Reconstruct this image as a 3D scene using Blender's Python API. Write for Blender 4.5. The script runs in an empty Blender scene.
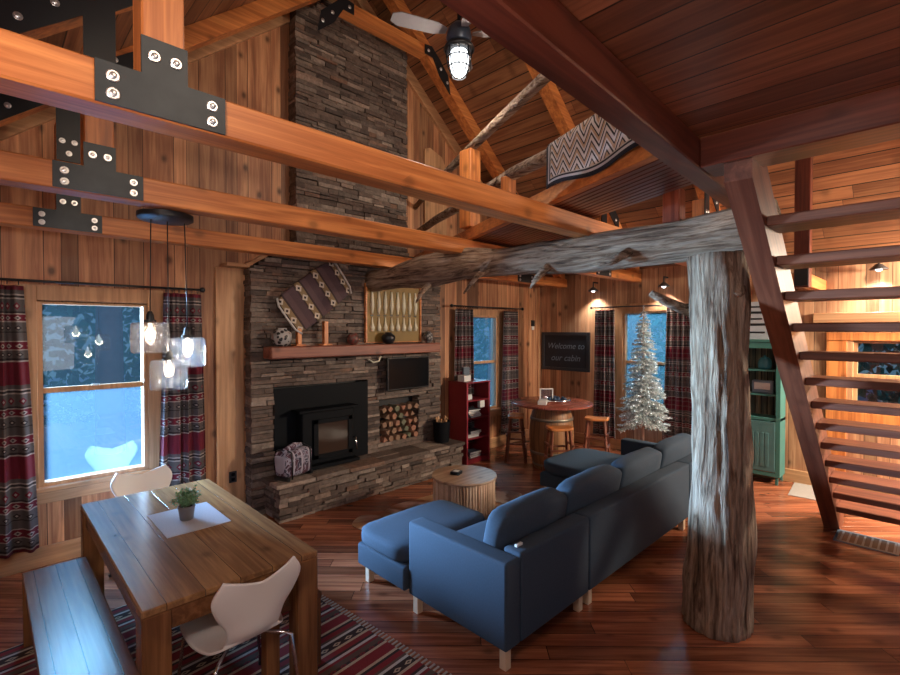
import bpy, bmesh, math, random
from mathutils import Vector, Matrix, noise
random.seed(7)
R = math.radians
scene = bpy.context.scene
COL = scene.collection

# ---------------------------------------------------------------- camera
YAW, PITCH = 44.4, 0.9
cam_d = bpy.data.cameras.new('camera')
cam = bpy.data.objects.new('camera', cam_d)
COL.objects.link(cam)
cam_d.sensor_width = 36.0
cam_d.lens = 478.0 / 900.0 * 36.0
cam_d.clip_start = 0.05
cam.location = (0, 0, 2.0)
cam.rotation_euler = (R(90 - PITCH), 0, R(-YAW))
scene.camera = cam

# ---------------------------------------------------------------- exposure, world, lights
vs = scene.view_settings
vs.view_transform = 'Standard'
vs.look = 'None'
vs.exposure = 0.0
vs.gamma = 1.0
vs.use_curve_mapping = False

world = bpy.data.worlds.new('dusk_sky')
scene.world = world
world.use_nodes = True
wn = world.node_tree
wn.nodes.clear()
wo = wn.nodes.new('ShaderNodeOutputWorld')
wb = wn.nodes.new('ShaderNodeBackground')
wt = wn.nodes.new('ShaderNodeTexCoord')
wsx = wn.nodes.new('ShaderNodeSeparateXYZ')
wr = wn.nodes.new('ShaderNodeValToRGB')
wr.color_ramp.elements[0].position = 0.45
wr.color_ramp.elements[0].color = (0.30, 0.46, 0.62, 1)
wr.color_ramp.elements[1].position = 0.75
wr.color_ramp.elements[1].color = (0.10, 0.22, 0.50, 1)
wm = wn.nodes.new('ShaderNodeMath'); wm.operation = 'MULTIPLY_ADD'
wm.inputs[1].default_value = 0.5; wm.inputs[2].default_value = 0.5
wn.links.new(wt.outputs['Generated'], wsx.inputs[0])
wn.links.new(wsx.outputs['Z'], wm.inputs[0])
wn.links.new(wm.outputs[0], wr.inputs[0])
wn.links.new(wr.outputs[0], wb.inputs[0])
wb.inputs[1].default_value = 0.34
wn.links.new(wb.outputs[0], wo.inputs[0])

def look(o, d):
    o.rotation_euler = Vector(d).to_track_quat('-Z', 'Y').to_euler()

def lamp(name, kind, loc, power, color, d=(0, 0, -1), **k):
    l = bpy.data.lights.new(name, kind)
    l.energy = power
    l.color = color
    for a, v in k.items():
        setattr(l, a, v)
    o = bpy.data.objects.new(name, l)
    COL.objects.link(o)
    o.location = loc
    look(o, d)
    return o

lamp('low_blue_daylight', 'SUN', (-3, 12, 4), 6.0, (0.42, 0.68, 1.0), (0.52, -0.85, -0.17), angle=R(22))
lamp('window_daylight', 'AREA', (-1.6, 9.1, 1.95), 7500, (0.60, 0.72, 1.0), (2.33, -3.8, -.45), shape='RECTANGLE', size=1.9, size_y=1.5)
lamp('sky_over_dining_window', 'AREA', (.15, 7.3, 3.5), 330, (0.34, 0.62, 1.0), (.18, -3.2, -2.9), shape='RECTANGLE', size=2.0, size_y=1.2)
lamp('sky_over_far_window', 'AREA', (10.0, 4.2, 3.6), 420, (0.45, 0.80, 1.0), (-2.5, -.9, -2.0), shape='RECTANGLE', size=1.4, size_y=1.)
lamp('sky_over_bookcase_window', 'AREA', (8.4, 8.3, 3.7), 260, (0.45, 0.80, 1.0), (-2.4, -3., -2.2), shape='RECTANGLE', size=1.4, size_y=1.)
lamp('room_fill', 'AREA', (-0.62, 0.7, 2.5), 38, (1.0, 0.84, 0.76), (0.62, 0.78, .22), shape='RECTANGLE', size=.9, size_y=0.5)
lamp('rear_fill', 'AREA', (0.6, -2.6, 1.7), 15, (1.0, 0.80, 0.74), (0.62, 0.78, -0.05), shape='RECTANGLE', size=2.4, size_y=1.2)
lamp('entry_lamp', 'AREA', (6.9, -1.3, 2.6), 330, (1.0, 0.86, 0.68), (0.08, 0.75, -0.85), shape='DISK', size=0.7)
lamp('loft_fill', 'AREA', (1.3, -0.8, 4.3), 60, (1.0, 0.78, 0.58), (0.55, 0.9, 0.10), shape='DISK', size=1.2)  # unseen soft area light up in the loft, filling trusses and roof

# ---------------------------------------------------------------- node helper
class NT:
    def __init__(s, name):
        s.m = bpy.data.materials.new(name)
        s.m.use_nodes = True
        s.t = s.m.node_tree
        s.b = s.t.nodes['Principled BSDF']
        s.tc = s.t.nodes.new('ShaderNodeTexCoord')
    def n(s, k, **a):
        q = s.t.nodes.new(k)
        for x, v in a.items():
            setattr(q, x, v)
        return q
    def put(s, sock, v):
        if hasattr(v, 'is_output'):
            s.t.links.new(v, sock)
        elif v is not None:
            sock.default_value = v
    def M(s, op, a, b=None, c=None):
        q = s.n('ShaderNodeMath', operation=op)
        s.put(q.inputs[0], a); s.put(q.inputs[1], b); s.put(q.inputs[2], c)
        return q.outputs[0]
    def xyz(s, v=None):
        q = s.n('ShaderNodeSeparateXYZ')
        s.t.links.new(v if v is not None else s.tc.outputs['Object'], q.inputs[0])
        return q.outputs
    def vec(s, x, y, z):
        q = s.n('ShaderNodeCombineXYZ')
        s.put(q.inputs[0], x); s.put(q.inputs[1], y); s.put(q.inputs[2], z)
        return q.outputs[0]
    def noise(s, v, scale=5., detail=3., rough=.55, dist=0.):
        q = s.n('ShaderNodeTexNoise')
        s.put(q.inputs['Vector'], v)
        q.inputs['Scale'].default_value = scale
        q.inputs['Detail'].default_value = detail
        q.inputs['Roughness'].default_value = rough
        q.inputs['Distortion'].default_value = dist
        return q.outputs[0]
    def white(s, v, dim='1D'):
        q = s.n('ShaderNodeTexWhiteNoise', noise_dimensions=dim)
        s.put(q.inputs['W' if dim == '1D' else 'Vector'], v)
        return q.outputs[0]
    def voro(s, v, scale=3., rnd=1.):
        q = s.n('ShaderNodeTexVoronoi')
        s.put(q.inputs['Vector'], v)
        q.inputs['Scale'].default_value = scale
        q.inputs['Randomness'].default_value = rnd
        return q.outputs
    def ramp(s, f, stops, mode='LINEAR'):
        q = s.n('ShaderNodeValToRGB')
        cr = q.color_ramp
        cr.interpolation = mode
        cr.elements[0].position = stops[0][0]
        cr.elements[1].position = stops[-1][0]
        for p, c in stops[1:-1]:
            cr.elements.new(p)
        for e, (p, c) in zip(cr.elements, stops):
            if not hasattr(c, '__len__'):
                c = (c, c, c)
            e.color = (c[0], c[1], c[2], 1)
        s.put(q.inputs[0], f)
        return q.outputs[0]
    def mix(s, f, a, b, mode='MIX'):
        q = s.n('ShaderNodeMix', data_type='RGBA', blend_type=mode)
        s.put(q.inputs[0], f)
        for i, v in ((6, a), (7, b)):
            if not hasattr(v, 'is_output') and len(v) == 3:
                v = (v[0], v[1], v[2], 1)
            s.put(q.inputs[i], v)
        return q.outputs[2]
    def bump(s, h, st=.3, dist=.01):
        q = s.n('ShaderNodeBump')
        q.inputs['Strength'].default_value = st
        q.inputs['Distance'].default_value = dist
        s.put(q.inputs['Height'], h)
        s.t.links.new(q.outputs[0], s.b.inputs['Normal'])
    def fin(s, col=None, rough=.5, **k):
        if col is not None:
            if not hasattr(col, 'is_output') and len(col) == 3:
                col = (col[0], col[1], col[2], 1)
            s.put(s.b.inputs['Base Color'], col)
        s.put(s.b.inputs['Roughness'], rough)
        for a, v in k.items():
            s.put(s.b.inputs[a.replace('_', ' ')], v)
        return s.m

def plain(name, col, rough=.5, var=.0, scale=20., **k):
    t = NT(name)
    if var:
        f = t.noise(t.tc.outputs['Object'], scale, 4)
        c = t.mix(f, tuple(x * (1 - var) for x in col), tuple(min(1, x * (1 + var)) for x in col))
        t.bump(f, .15, .004)
        return t.fin(c, rough, **k)
    return t.fin(col, rough, **k)

def wood(name, c1, c2, axis='x', rough=.45, knots=.5, plank=None, pax=None, gap=.012, rot=0., endl=None, cvar=.35, fine=26., spec=.5, vary=0.):
    """long-grained timber; axis is the grain, pax the direction across boards"""
    t = NT(name)
    v = t.tc.outputs['Object']
    if rot:
        q = t.n('ShaderNodeVectorRotate', rotation_type='Z_AXIS')
        t.t.links.new(v, q.inputs['Vector'])
        q.inputs['Angle'].default_value = rot
        v = q.outputs[0]
    o = t.xyz(v)
    ax = 'xyz'.index(axis)
    oth = [i for i in range(3) if i != ax]
    l = o[ax]
    if plank:
        pa = 'xyz'.index(pax)
        u = t.M('DIVIDE', o[pa], plank)
        if vary:
            u = t.M('ADD', u, t.M('MULTIPLY', t.M('SINE', t.M('MULTIPLY', u, 2.1)), vary))
        idn = t.M('FLOOR', u)
        fr = t.M('FRACT', u)
        if endl:
            lo = t.M('ADD', t.M('DIVIDE', l, endl), t.M('MULTIPLY', t.white(idn), 7.))
            id2 = t.M('ADD', t.M('MULTIPLY', t.M('FLOOR', lo), 17.3), idn)
            fe = t.M('FRACT', lo)
        else:
            id2 = idn
        rnd = t.white(t.M('ADD', id2, .37))
        off = t.M('MULTIPLY', rnd, 40.)
        g = t.M('MINIMUM', fr, t.M('SUBTRACT', 1., fr))
        gapm = t.M('LESS_THAN', g, gap / plank / 2)
        if endl:
            ge = t.M('LESS_THAN', fe, .004 / endl)
            gapm = t.M('MAXIMUM', gapm, ge)
    else:
        off = t.M('MULTIPLY', t.n('ShaderNodeObjectInfo').outputs['Random'], 30.)
        rnd = None
    a = t.M('ADD', o[oth[0]], off)
    b = t.M('ADD', o[oth[1]], off)
    gv = t.vec(t.M('MULTIPLY', a, fine), t.M('MULTIPLY', b, fine), t.M('MULTIPLY', l, 1.1))
    f1 = t.noise(gv, 1., 5, .6, .6)
    gv2 = t.vec(t.M('MULTIPLY', a, 5.), t.M('MULTIPLY', b, 5.), t.M('MULTIPLY', l, .7))
    f2 = t.noise(gv2, 1., 3, .5, .8)
    f = t.M('ADD', t.M('MULTIPLY', f1, .6), t.M('MULTIPLY', f2, .4))
    c = t.ramp(f, [(.34, tuple(x * .75 for x in c2)), (.44, c2), (.60, c1)])
    if rnd is not None:
        k = t.ramp(rnd, [(0., 1 - cvar), (.5, 1.), (1., 1 + cvar * .7)])
        c = t.mix(1., c, k, 'MULTIPLY')
    if knots:
        kv = t.vec(t.M('MULTIPLY', t.M('ADD', a, t.M('MULTIPLY', b, .83)), 2.6), t.M('MULTIPLY', l, 1.7), 0.)
        vq = t.n('ShaderNodeTexVoronoi', voronoi_dimensions='2D')
        t.put(vq.inputs['Vector'], kv); vq.inputs['Scale'].default_value = 1.25
        d = t.M('ADD', vq.outputs[0], t.M('MULTIPLY', t.M('SUBTRACT', t.noise(gv2, 3., 2), .5), .10))
        keep = t.M('GREATER_THAN', t.xyz(vq.outputs['Color'])[0], .35)
        km = t.M('MULTIPLY', t.ramp(d, [(.035, 1.), (.10, .25), (.15, 0.)]), keep)
        c = t.mix(t.M('MULTIPLY', km, knots), c, tuple(x * .18 for x in c2))
    h = f
    if plank:
        c = t.mix(gapm, c, tuple(x * .12 for x in c2))
        h = t.M('SUBTRACT', t.M('MULTIPLY', f, .25), gapm)
        t.bump(h, .5, .006)
    else:
        t.bump(h, .25, .004)
    return t.fin(c, rough, Specular_IOR_Level=spec)

MT = {}
MT['pine_wall'] = wood('knotty_pine_boards', (.60, .30, .145), (.35, .14, .066), 'z', .5, .8, .165, 'x', .006, cvar=.5, vary=.3)
MT['pine_wall_y'] = wood('knotty_pine_boards_side', (.62, .36, .20), (.40, .19, .10), 'z', .5, .8, .165, 'y', .006, cvar=.4, vary=.3)
MT['roof_boards'] = wood('roof_boards', (.38, .17, .075), (.22, .085, .038), 'y', .5, .4, .14, 'x', .010, endl=2.6, cvar=.4)
MT['loft_boards'] = wood('loft_ceiling_boards', (.36, .125, .060), (.20, .060, .028), 'y', .38, .3, .16, 'x', .008, cvar=.35)
MT['floor'] = wood('red_plank_floor', (.45, .155, .072), (.23, .066, .031), 'x', .24, .5, .125, 'y', .004, rot=R(45), endl=2.1, cvar=.45, spec=.55)
for a in 'xyz':
    MT['beam_' + a] = wood('orange_fir_' + a, (.76, .29, .085), (.50, .155, .042), a, .42, .45)
    MT['dark_' + a] = wood('dark_red_timber_' + a, (.21, .050, .026), (.11, .022, .012), a, .32, .3)
    MT['trim_' + a] = wood('pale_pine_trim_' + a, (.66, .37, .19), (.48, .25, .12), a, .45, .35)
    MT['step_' + a] = wood('stair_timber_' + a, (.26, .085, .045), (.14, .040, .022), a, .42, .3)
    MT['walnut_' + a] = wood('table_wood_' + a, (.30, .135, .052), (.17, .070, .028), a, .26, .4)
MT['tabletop'] = wood('table_top_boards', (.33, .17, .070), (.19, .090, .038), 'y', .24, .45, .165, 'x', .003, cvar=.25, spec=.6)
MT['bench'] = wood('bench_top_boards', (.22, .10, .048), (.13, .055, .028), 'y', .25, .4, .11, 'x', .004, cvar=.2, spec=.6)
MT['soffit'] = wood('soffit_slats', (.26, .07, .035), (.15, .035, .018), 'y', .25, .1, .055, 'x', .010, rot=R(0), cvar=.2, spec=.7)
MT['metal'] = plain('dark_steel_plate', (.05, .055, .06), .45, .25, 14., Metallic=.7)
MT['bolt'] = plain('galvanised_bolt', (.75, .74, .74), .3, Metallic=.9)
MT['black'] = plain('matt_black', (.012, .013, .016), .4)
MT['iron'] = plain('black_iron', (.005, .006, .008), .6, .3, 30., Specular_IOR_Level=.12)
MT['screen'] = plain('screen_glass', (.006, .007, .009), .16, Specular_IOR_Level=.12)
MT['white'] = plain('white_laminate', (.80, .74, .70), .4)
MT['chrome'] = plain('chrome_tube', (.7, .7, .72), .18, Metallic=1.)
MT['sofa'] = plain('charcoal_blue_fabric', (.032, .052, .080), .92, .25, 90.)
MT['sofa_leg'] = plain('birch_leg', (.62, .45, .30), .4)
MT['green_paint'] = plain('green_cabinet_paint', (.055, .19, .165), .5, .2, 6.)
MT['green_dark'] = plain('dark_cabinet_interior', (.03, .06, .05), .7)
MT['red_paint'] = plain('red_bookcase_paint', (.22, .012, .022), .4, .15, 8.)
MT['paper'] = plain('paper_white', (.75, .73, .70), .7)
MT['teal'] = plain('teal_glaze', (.05, .22, .27), .3)

def glass_mat(name, tint=(1, 1, 1), rough=0., frost=0., edge=.6, pw=3.):
    t = NT(name)
    tr = t.n('ShaderNodeBsdfTransparent'); tr.inputs[0].default_value = (*tint, 1)
    gl = t.n('ShaderNodeBsdfGlossy'); gl.inputs[0].default_value = (1, 1, 1, 1); gl.inputs['Roughness'].default_value = .02 + rough
    fr = t.n('ShaderNodeLayerWeight'); fr.inputs[0].default_value = .35
    fac = t.M('POWER', fr.outputs['Facing'], pw)
    mx = t.n('ShaderNodeMixShader')
    f = t.M('ADD', t.M('MULTIPLY', fac, edge), .06)
    t.put(mx.inputs[0], f)
    a = tr.outputs[0]
    if frost:
        df = t.n('ShaderNodeBsdfTranslucent'); df.inputs[0].default_value = (.85, .93, 1, 1) if frost > .1 else (.42, .76, 1, 1)
        m2 = t.n('ShaderNodeMixShader'); m2.inputs[0].default_value = frost
        t.t.links.new(a, m2.inputs[1]); t.t.links.new(df.outputs[0], m2.inputs[2])
        a = m2.outputs[0]
    t.t.links.new(a, mx.inputs[1])
    t.t.links.new(gl.outputs[0], mx.inputs[2])
    out = [q for q in t.t.nodes if q.type == 'OUTPUT_MATERIAL'][0]
    t.t.links.new(mx.outputs[0], out.inputs[0])
    return t.m
MT['dummy'] = MT['black']
MT['pane'] = glass_mat('window_glass', (.80, .97, 1.), 0., .002)
MT['frost'] = glass_mat('misted_window_glass', (.74, .91, 1.), 0., .018)
MT['mist'] = glass_mat('misted_pane', (.8, .95, 1.), 0., .075)
MT['jar'] = glass_mat('clear_glass', (.88, .88, .90), .04, .16, .75, 2.)

def emit(name, col, st):
    t = NT(name)
    t.fin(col, .5)
    t.b.inputs['Emission Color'].default_value = (*col, 1)
    t.b.inputs['Emission Strength'].default_value = st
    return t.m
MT['bulb'] = emit('warm_bulb', (1., .86, .66), 4.)
MT['cool_bulb'] = emit('cool_bulb', (.90, .95, 1.), 3.)

def stone_mat():
    t = NT('stacked_ledge_stone')
    g = t.n('ShaderNodeNewGeometry')
    r = g.outputs['Random Per Island']
    c = t.ramp(r, [(0., (.055, .036, .030)), (.22, (.17, .115, .090)), (.40, (.10, .066, .052)), (.60, (.24, .18, .145)), (.75, (.075, .050, .042)), (.90, (.34, .26, .21)), (1., (.19, .10, .065))])
    v = t.tc.outputs['Object']
    f = t.noise(v, 22., 6, .65)
    k = t.ramp(f, [(.3, .55), (.7, 1.25)])
    c = t.mix(1., c, k, 'MULTIPLY')
    t.bump(f, .8, .012)
    return t.fin(c, .75)
MT['stone'] = stone_mat()

def log_mat(name, ax):
    t = NT(name)
    o = t.xyz()
    i = 'xyz'.index(ax); oth = [j for j in range(3) if j != i]
    gv = t.vec(t.M('MULTIPLY', o[oth[0]], 22.), t.M('MULTIPLY', o[oth[1]], 22.), t.M('MULTIPLY', o[i], 1.9))
    f = t.noise(gv, 1., 6, .65, .9)
    gv2 = t.vec(t.M('MULTIPLY', o[oth[0]], 50.), t.M('MULTIPLY', o[oth[1]], 50.), t.M('MULTIPLY', o[i], 4.))
    f2 = t.noise(gv2, 1., 4, .6, .5)
    c = t.ramp(f, [(.32, (.035, .018, .010)), (.41, (.20, .115, .070)), (.52, (.42, .29, .20)), (.70, (.58, .45, .35))])
    c = t.mix(1., c, t.ramp(f2, [(.3, .55), (.6, 1.1)]), 'MULTIPLY')
    t.bump(t.M('ADD', f, t.M('MULTIPLY', f2, .5)), 1., .05)
    return t.fin(c, .85)
MT['log_z'] = log_mat('weathered_log_upright', 'z')
MT['log_y'] = log_mat('weathered_log_beam', 'y')
MT['log_x'] = log_mat('weathered_log_rail', 'x')

def curtain_mat(name, plaid):
    t = NT(name)
    o = t.xyz(t.tc.outputs['UV'])     # u across cloth in metres, v height in metres
    z = t.M('FRACT', t.M('DIVIDE', t.M('SUBTRACT', o[1], .80 - 7.6), .76))
    gr, lt, mr, dk = (.10, .085, .085), (.36, .31, .29), (.15, .010, .026), (.035, .025, .028)
    st = [(0., mr), (.24, lt), (.255, dk), (.28, gr), (.36, lt), (.372, mr), (.45, lt), (.462, gr), (.55, dk), (.56, gr), (.66, lt), (.672, mr), (.74, lt), (.752, dk), (.77, gr), (.90, lt), (.915, dk), (.94, lt), (.955, gr), (1., gr)]
    c = t.ramp(z, st, 'CONSTANT')
    # diamonds on the bands
    u = t.M('ABSOLUTE', t.M('SUBTRACT', t.M('FRACT', t.M('MULTIPLY', o[0], 9. if not plaid else 12.)), .5))
    for zc, hh, col in ((.41, .032, lt), (.705, .030, lt), (.60, .035, dk), (.83, .05, mr), (.32, .03, dk)):
        d = t.M('ADD', t.M('MULTIPLY', u, 1.), t.M('DIVIDE', t.M('ABSOLUTE', t.M('SUBTRACT', z, zc)), hh * 2.4))
        m = t.M('LESS_THAN', d, .34)
        m2 = t.M('LESS_THAN', d, .14)
        c = t.mix(m, c, col); c = t.mix(m2, c, dk if col == lt else lt)
    if plaid:
        w = t.M('FRACT', t.M('MULTIPLY', o[0], 9.))
        c = t.mix(t.M('LESS_THAN', w, .16), c, t.mix(.65, (.26, .21, .19), c))
        zz = t.M('FRACT', t.M('MULTIPLY', o[1], 14.))
        c = t.mix(t.M('MULTIPLY', t.M('LESS_THAN', zz, .22), .35), c, (.26, .21, .19))
    w = t.noise(t.tc.outputs['UV'], 260., 2)
    c = t.mix(1., c, t.ramp(w, [(.3, .7), (.7, 1.2)]), 'MULTIPLY')
    return t.fin(c, .95)
MT['curtain'] = curtain_mat('southwest_stripe_cloth', False)
MT['curtain_far'] = curtain_mat('plaid_stripe_cloth', True)

def stripes(name, axis, period, cols, rough=.95, zig=None):
    t = NT(name)
    o = t.xyz()
    v = o['xyz'.index(axis)]
    w = o[2] if name == 'striped_blanket' else o[1 - 'xyz'.index(axis)]
    p = t.M('FRACT', t.M('ADD', t.M('DIVIDE', v, period), 50.))
    n = len(cols)
    tot = sum(k for k, c in cols); acc = 0; st = []
    for k, c in cols:
        st.append((acc / tot, c)); acc += k
    st.append((1., cols[-1][1]))
    c = t.ramp(p, st, 'CONSTANT')
    if zig:
        for zc, hh, col, fq in zig:
            u = t.M('ABSOLUTE', t.M('SUBTRACT', t.M('FRACT', t.M('MULTIPLY', w, fq)), .5))
            d = t.M('ADD', u, t.M('DIVIDE', t.M('ABSOLUTE', t.M('SUBTRACT', p, zc)), hh * 2))
            c = t.mix(t.M('LESS_THAN', d, .36), c, col)
            c = t.mix(t.M('LESS_THAN', d, .15), c, (.03, .02, .02))
    f = t.noise(t.tc.outputs['Object'], 180., 2)
    c = t.mix(1., c, t.ramp(f, [(.3, .75), (.7, 1.15)]), 'MULTIPLY')
    t.bump(f, .3, .002)
    return t.fin(c, rough)
_r, _c, _k, _b, _w = (.22, .015, .018), (.50, .38, .26), (.035, .018, .015), (.10, .06, .045), (.55, .50, .46)
MT['rug'] = stripes('striped_wool_rug', 'y', .46, [(3, _r), (1, _c), (1, _k), (2, _b), (1, _r), (1, _w), (1, _k), (2, _r), (1, _c), (3, _k), (1, _w), (1, _b), (2, _r), (1, _k), (1, _c), (1, _r)],
                    zig=[(.62, .05, _c, 11.), (.20, .04, _r, 14.)])
MT['quilt'] = stripes('striped_blanket', 'x', .26, [(4, (.085, .050, .058)), (1, (.05, .03, .03)), (3, (.25, .17, .09)), (1, (.05, .03, .03)), (3, (.11, .065, .07))],
                      zig=[(.50, .22, (.58, .50, .42), 8.)])

# ---------------------------------------------------------------- mesh helpers
def new(): return bmesh.new()

def bx(bm, x0, x1, y0, y1, z0, z1, bev=0., M=None, seg=1):
    r = bmesh.ops.create_cube(bm, size=1)
    vs_ = r['verts']
    bmesh.ops.scale(bm, vec=(x1 - x0, y1 - y0, z1 - z0), verts=vs_)
    bmesh.ops.translate(bm, vec=((x0 + x1) / 2, (y0 + y1) / 2, (z0 + z1) / 2), verts=vs_)
    if bev:
        es = list({e for v in vs_ for e in v.link_edges})
        n0 = len(bm.verts) - 8
        bmesh.ops.bevel(bm, geom=es, offset=bev, segments=seg, affect='EDGES', profile=.6)
        bm.verts.ensure_lookup_table()
        vs_ = [bm.verts[i] for i in range(n0, len(bm.verts))]
    if M is not None:
        bmesh.ops.transform(bm, matrix=M, verts=vs_)
    return vs_

def bar(bm, p, q, w, h, bev=0., up=(0, 0, 1)):
    """rectangular bar from p to q; w sideways, h along up"""
    p, q = Vector(p), Vector(q)
    d = (q - p); L = d.length; d.normalize()
    u = Vector(up); s = d.cross(u)
    if s.length < 1e-4:
        s = Vector((1, 0, 0))
    s.normalize(); u = s.cross(d)
    M = Matrix((( d.x, s.x, u.x, 0), (d.y, s.y, u.y, 0), (d.z, s.z, u.z, 0), (0, 0, 0, 1)))
    M.translation = (p + q) / 2
    return bx(bm, -L / 2, L / 2, -w / 2, w / 2, -h / 2, h / 2, bev, M)

def tube(bm, pts, rad, seg=10, cap=True, rough=0., rs=3., seed=0.):
    """swept tube; rad number or list; rough adds natural lumps"""
    pts = [Vector(p) for p in pts]
    n = len(pts)
    if not hasattr(rad, '__len__'):
        rad = [rad] * n
    rings = []
    up = None
    for i, p in enumerate(pts):
        t = (pts[min(i + 1, n - 1)] - pts[max(i - 1, 0)]).normalized()
        if up is None:
            up = Vector((0, 0, 1)) if abs(t.z) < .9 else Vector((1, 0, 0))
        s = t.cross(up).normalized(); up = s.cross(t).normalized()
        ring = []
        for k in range(seg):
            a = 2 * math.pi * k / seg
            r = rad[i]
            dv = s * math.cos(a) + up * math.sin(a)
            if rough:
                al = p.dot(t)
                r += rough * (noise.noise(Vector((math.cos(a) * rs + seed, math.sin(a) * rs, i * .16))) + .5 * noise.noise(Vector((math.cos(a) * rs * 3, math.sin(a) * rs * 3 + seed, i * .25))))
            ring.append(bm.verts.new(p + dv * r))
        rings.append(ring)
    for i in range(n - 1):
        for k in range(seg):
            bm.faces.new((rings[i][k], rings[i][(k + 1) % seg], rings[i + 1][(k + 1) % seg], rings[i + 1][k]))
    if cap:
        bm.faces.new(rings[0][::-1]); bm.faces.new(rings[-1])
    return [v for r in rings for v in r]

def lathe(bm, prof, seg=24, c=(0, 0, 0), cap=True):
    rings = []
    for r, z in prof:
        rings.append([bm.verts.new((c[0] + r * math.cos(2 * math.pi * k / seg), c[1] + r * math.sin(2 * math.pi * k / seg), c[2] + z)) for k in range(seg)])
    for i in range(len(rings) - 1):
        for k in range(seg):
            bm.faces.new((rings[i][k], rings[i][(k + 1) % seg], rings[i + 1][(k + 1) % seg], rings[i + 1][k]))
    if cap:
        if prof[0][0] > 1e-4: bm.faces.new(rings[0][::-1])
        if prof[-1][0] > 1e-4: bm.faces.new(rings[-1])

def prism(bm, poly, ax, a0, a1):
    """extrude a polygon (2D) along axis ax between a0,a1"""
    def mk(p, a):
        v = [0, 0, 0]; o = [i for i in range(3) if i != ax]
        v[o[0]], v[o[1]], v[ax] = p[0], p[1], a
        return bm.verts.new(v)
    A = [mk(p, a0) for p in poly]; B = [mk(p, a1) for p in poly]
    n = len(poly)
    bm.faces.new(A); bm.faces.new(B[::-1])
    for i in range(n):
        bm.faces.new((A[i], B[i], B[(i + 1) % n], A[(i + 1) % n]))
    return A + B

def pillow(bm, x0, x1, y0, y1, z0, z1, puff=.03, n=8, M=None, seed=0.):
    """soft cushion: rounded box with crowned faces"""
    cx, cy, cz = (x0 + x1) / 2, (y0 + y1) / 2, (z0 + z1) / 2
    hx, hy, hz = (x1 - x0) / 2, (y1 - y0) / 2, (z1 - z0) / 2
    n00 = len(bm.verts)
    r = bmesh.ops.create_cube(bm, size=2)
    es = list({e for v in r['verts'] for e in v.link_edges})
    g = bmesh.ops.subdivide_edges(bm, edges=es, cuts=n, use_grid_fill=True)
    bm.verts.ensure_lookup_table(); vset = [bm.verts[i] for i in range(n00, len(bm.verts))]
    for v in vset:
        x, y, z = v.co
        P = 7.
        m = (abs(x) ** P + abs(y) ** P + abs(z) ** P) ** (1 / P)
        k = max(abs(x), abs(y), abs(z)) / m
        x2, y2, z2 = x * k, y * k, z * k
        cr = (1 - x * x) * (1 - y * y) + (1 - y * y) * (1 - z * z) + (1 - x * x) * (1 - z * z)
        px = cx + x2 * hx; py = cy + y2 * hy; pz = cz + z2 * hz
        f = puff * min(1, cr) + .008 * noise.noise(Vector((px * 6 + seed, py * 6, pz * 6)))
        nn = Vector((x ** 5, y ** 5, z ** 5))
        if nn.length > 0: nn.normalize()
        v.co = Vector((px, py, pz)) + nn * f
    if M is not None:
        bmesh.ops.transform(bm, matrix=M, verts=list(vset))

def obj(name, bm, mat, parent=None, smooth=False, loc=(0, 0, 0), rotz=0., angle=None):
    bmesh.ops.recalc_face_normals(bm, faces=bm.faces)
    me = bpy.data.meshes.new(name)
    bm.to_mesh(me); bm.free()
    me.materials.append(MT[mat] if isinstance(mat, str) else mat)
    if smooth:
        me.polygons.foreach_set('use_smooth', [True] * len(me.polygons))
        if angle:
            try: me.set_sharp_from_angle(angle=R(angle))
            except Exception: pass
    o = bpy.data.objects.new(name, me)
    COL.objects.link(o)
    o.location = loc
    o.rotation_euler = (0, 0, rotz)
    if parent: o.parent = parent
    return o

def thing(name, label, cat, loc=(0, 0, 0), rotz=0., group=None):
    o = bpy.data.objects.new(name, None)
    o.empty_display_size = .1
    COL.objects.link(o)
    o.location = loc; o.rotation_euler = (0, 0, rotz)
    o['label'] = label; o['category'] = cat
    if group: o['group'] = group
    return o

def tag(o, label, cat, group=None, kind=None):
    o['label'] = label; o['category'] = cat
    if group: o['group'] = group
    if kind: o['kind'] = kind
    return o

def struct(name, bm, mat, smooth=False, loc=(0, 0, 0), rotz=0.):
    o = obj(name, bm, mat, None, smooth, loc, rotz)
    o['kind'] = 'structure'
    return o

def dup(root, loc=None, rotz=None, label=None, group=None):
    c = root.copy(); COL.objects.link(c)
    if loc is not None: c.location = loc
    if rotz is not None: c.rotation_euler = (0, 0, rotz)
    if label: c['label'] = label
    if group: c['group'] = group
    for ch in list(root.children):
        k = ch.copy(); COL.objects.link(k); k.parent = c
        for g in ch.children:
            q = g.copy(); COL.objects.link(q); q.parent = k
    return c
# ---------------------------------------------------------------- room shell
YA, XB, XL = 5.29, 7.6, -0.82
RX, RZ, SL = 3.42, 6.45, 0.83          # ridge position, height of the roof boards, pitch
def roofz(x, drop=0.): return RZ - drop - SL * abs(x - RX)

bm = new(); bx(bm, XL - .15, XB + .15, -3.2, YA + .15, -.12, 0)
struct('floor', bm, 'floor')

def wall_rects(bm, a0, a1, z0, z1, holes, put):
    As = sorted({a0, a1} | {h[i] for h in holes for i in (0, 1)})
    Zs = sorted({z0, z1} | {h[i] for h in holes for i in (2, 3)})
    for i in range(len(As) - 1):
        for j in range(len(Zs) - 1):
            ca, cz = (As[i] + As[i + 1]) / 2, (Zs[j] + Zs[j + 1]) / 2
            if any(h[0] < ca < h[1] and h[2] < cz < h[3] for h in holes): continue
            put(bm, As[i], As[i + 1], Zs[j], Zs[j + 1])

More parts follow.
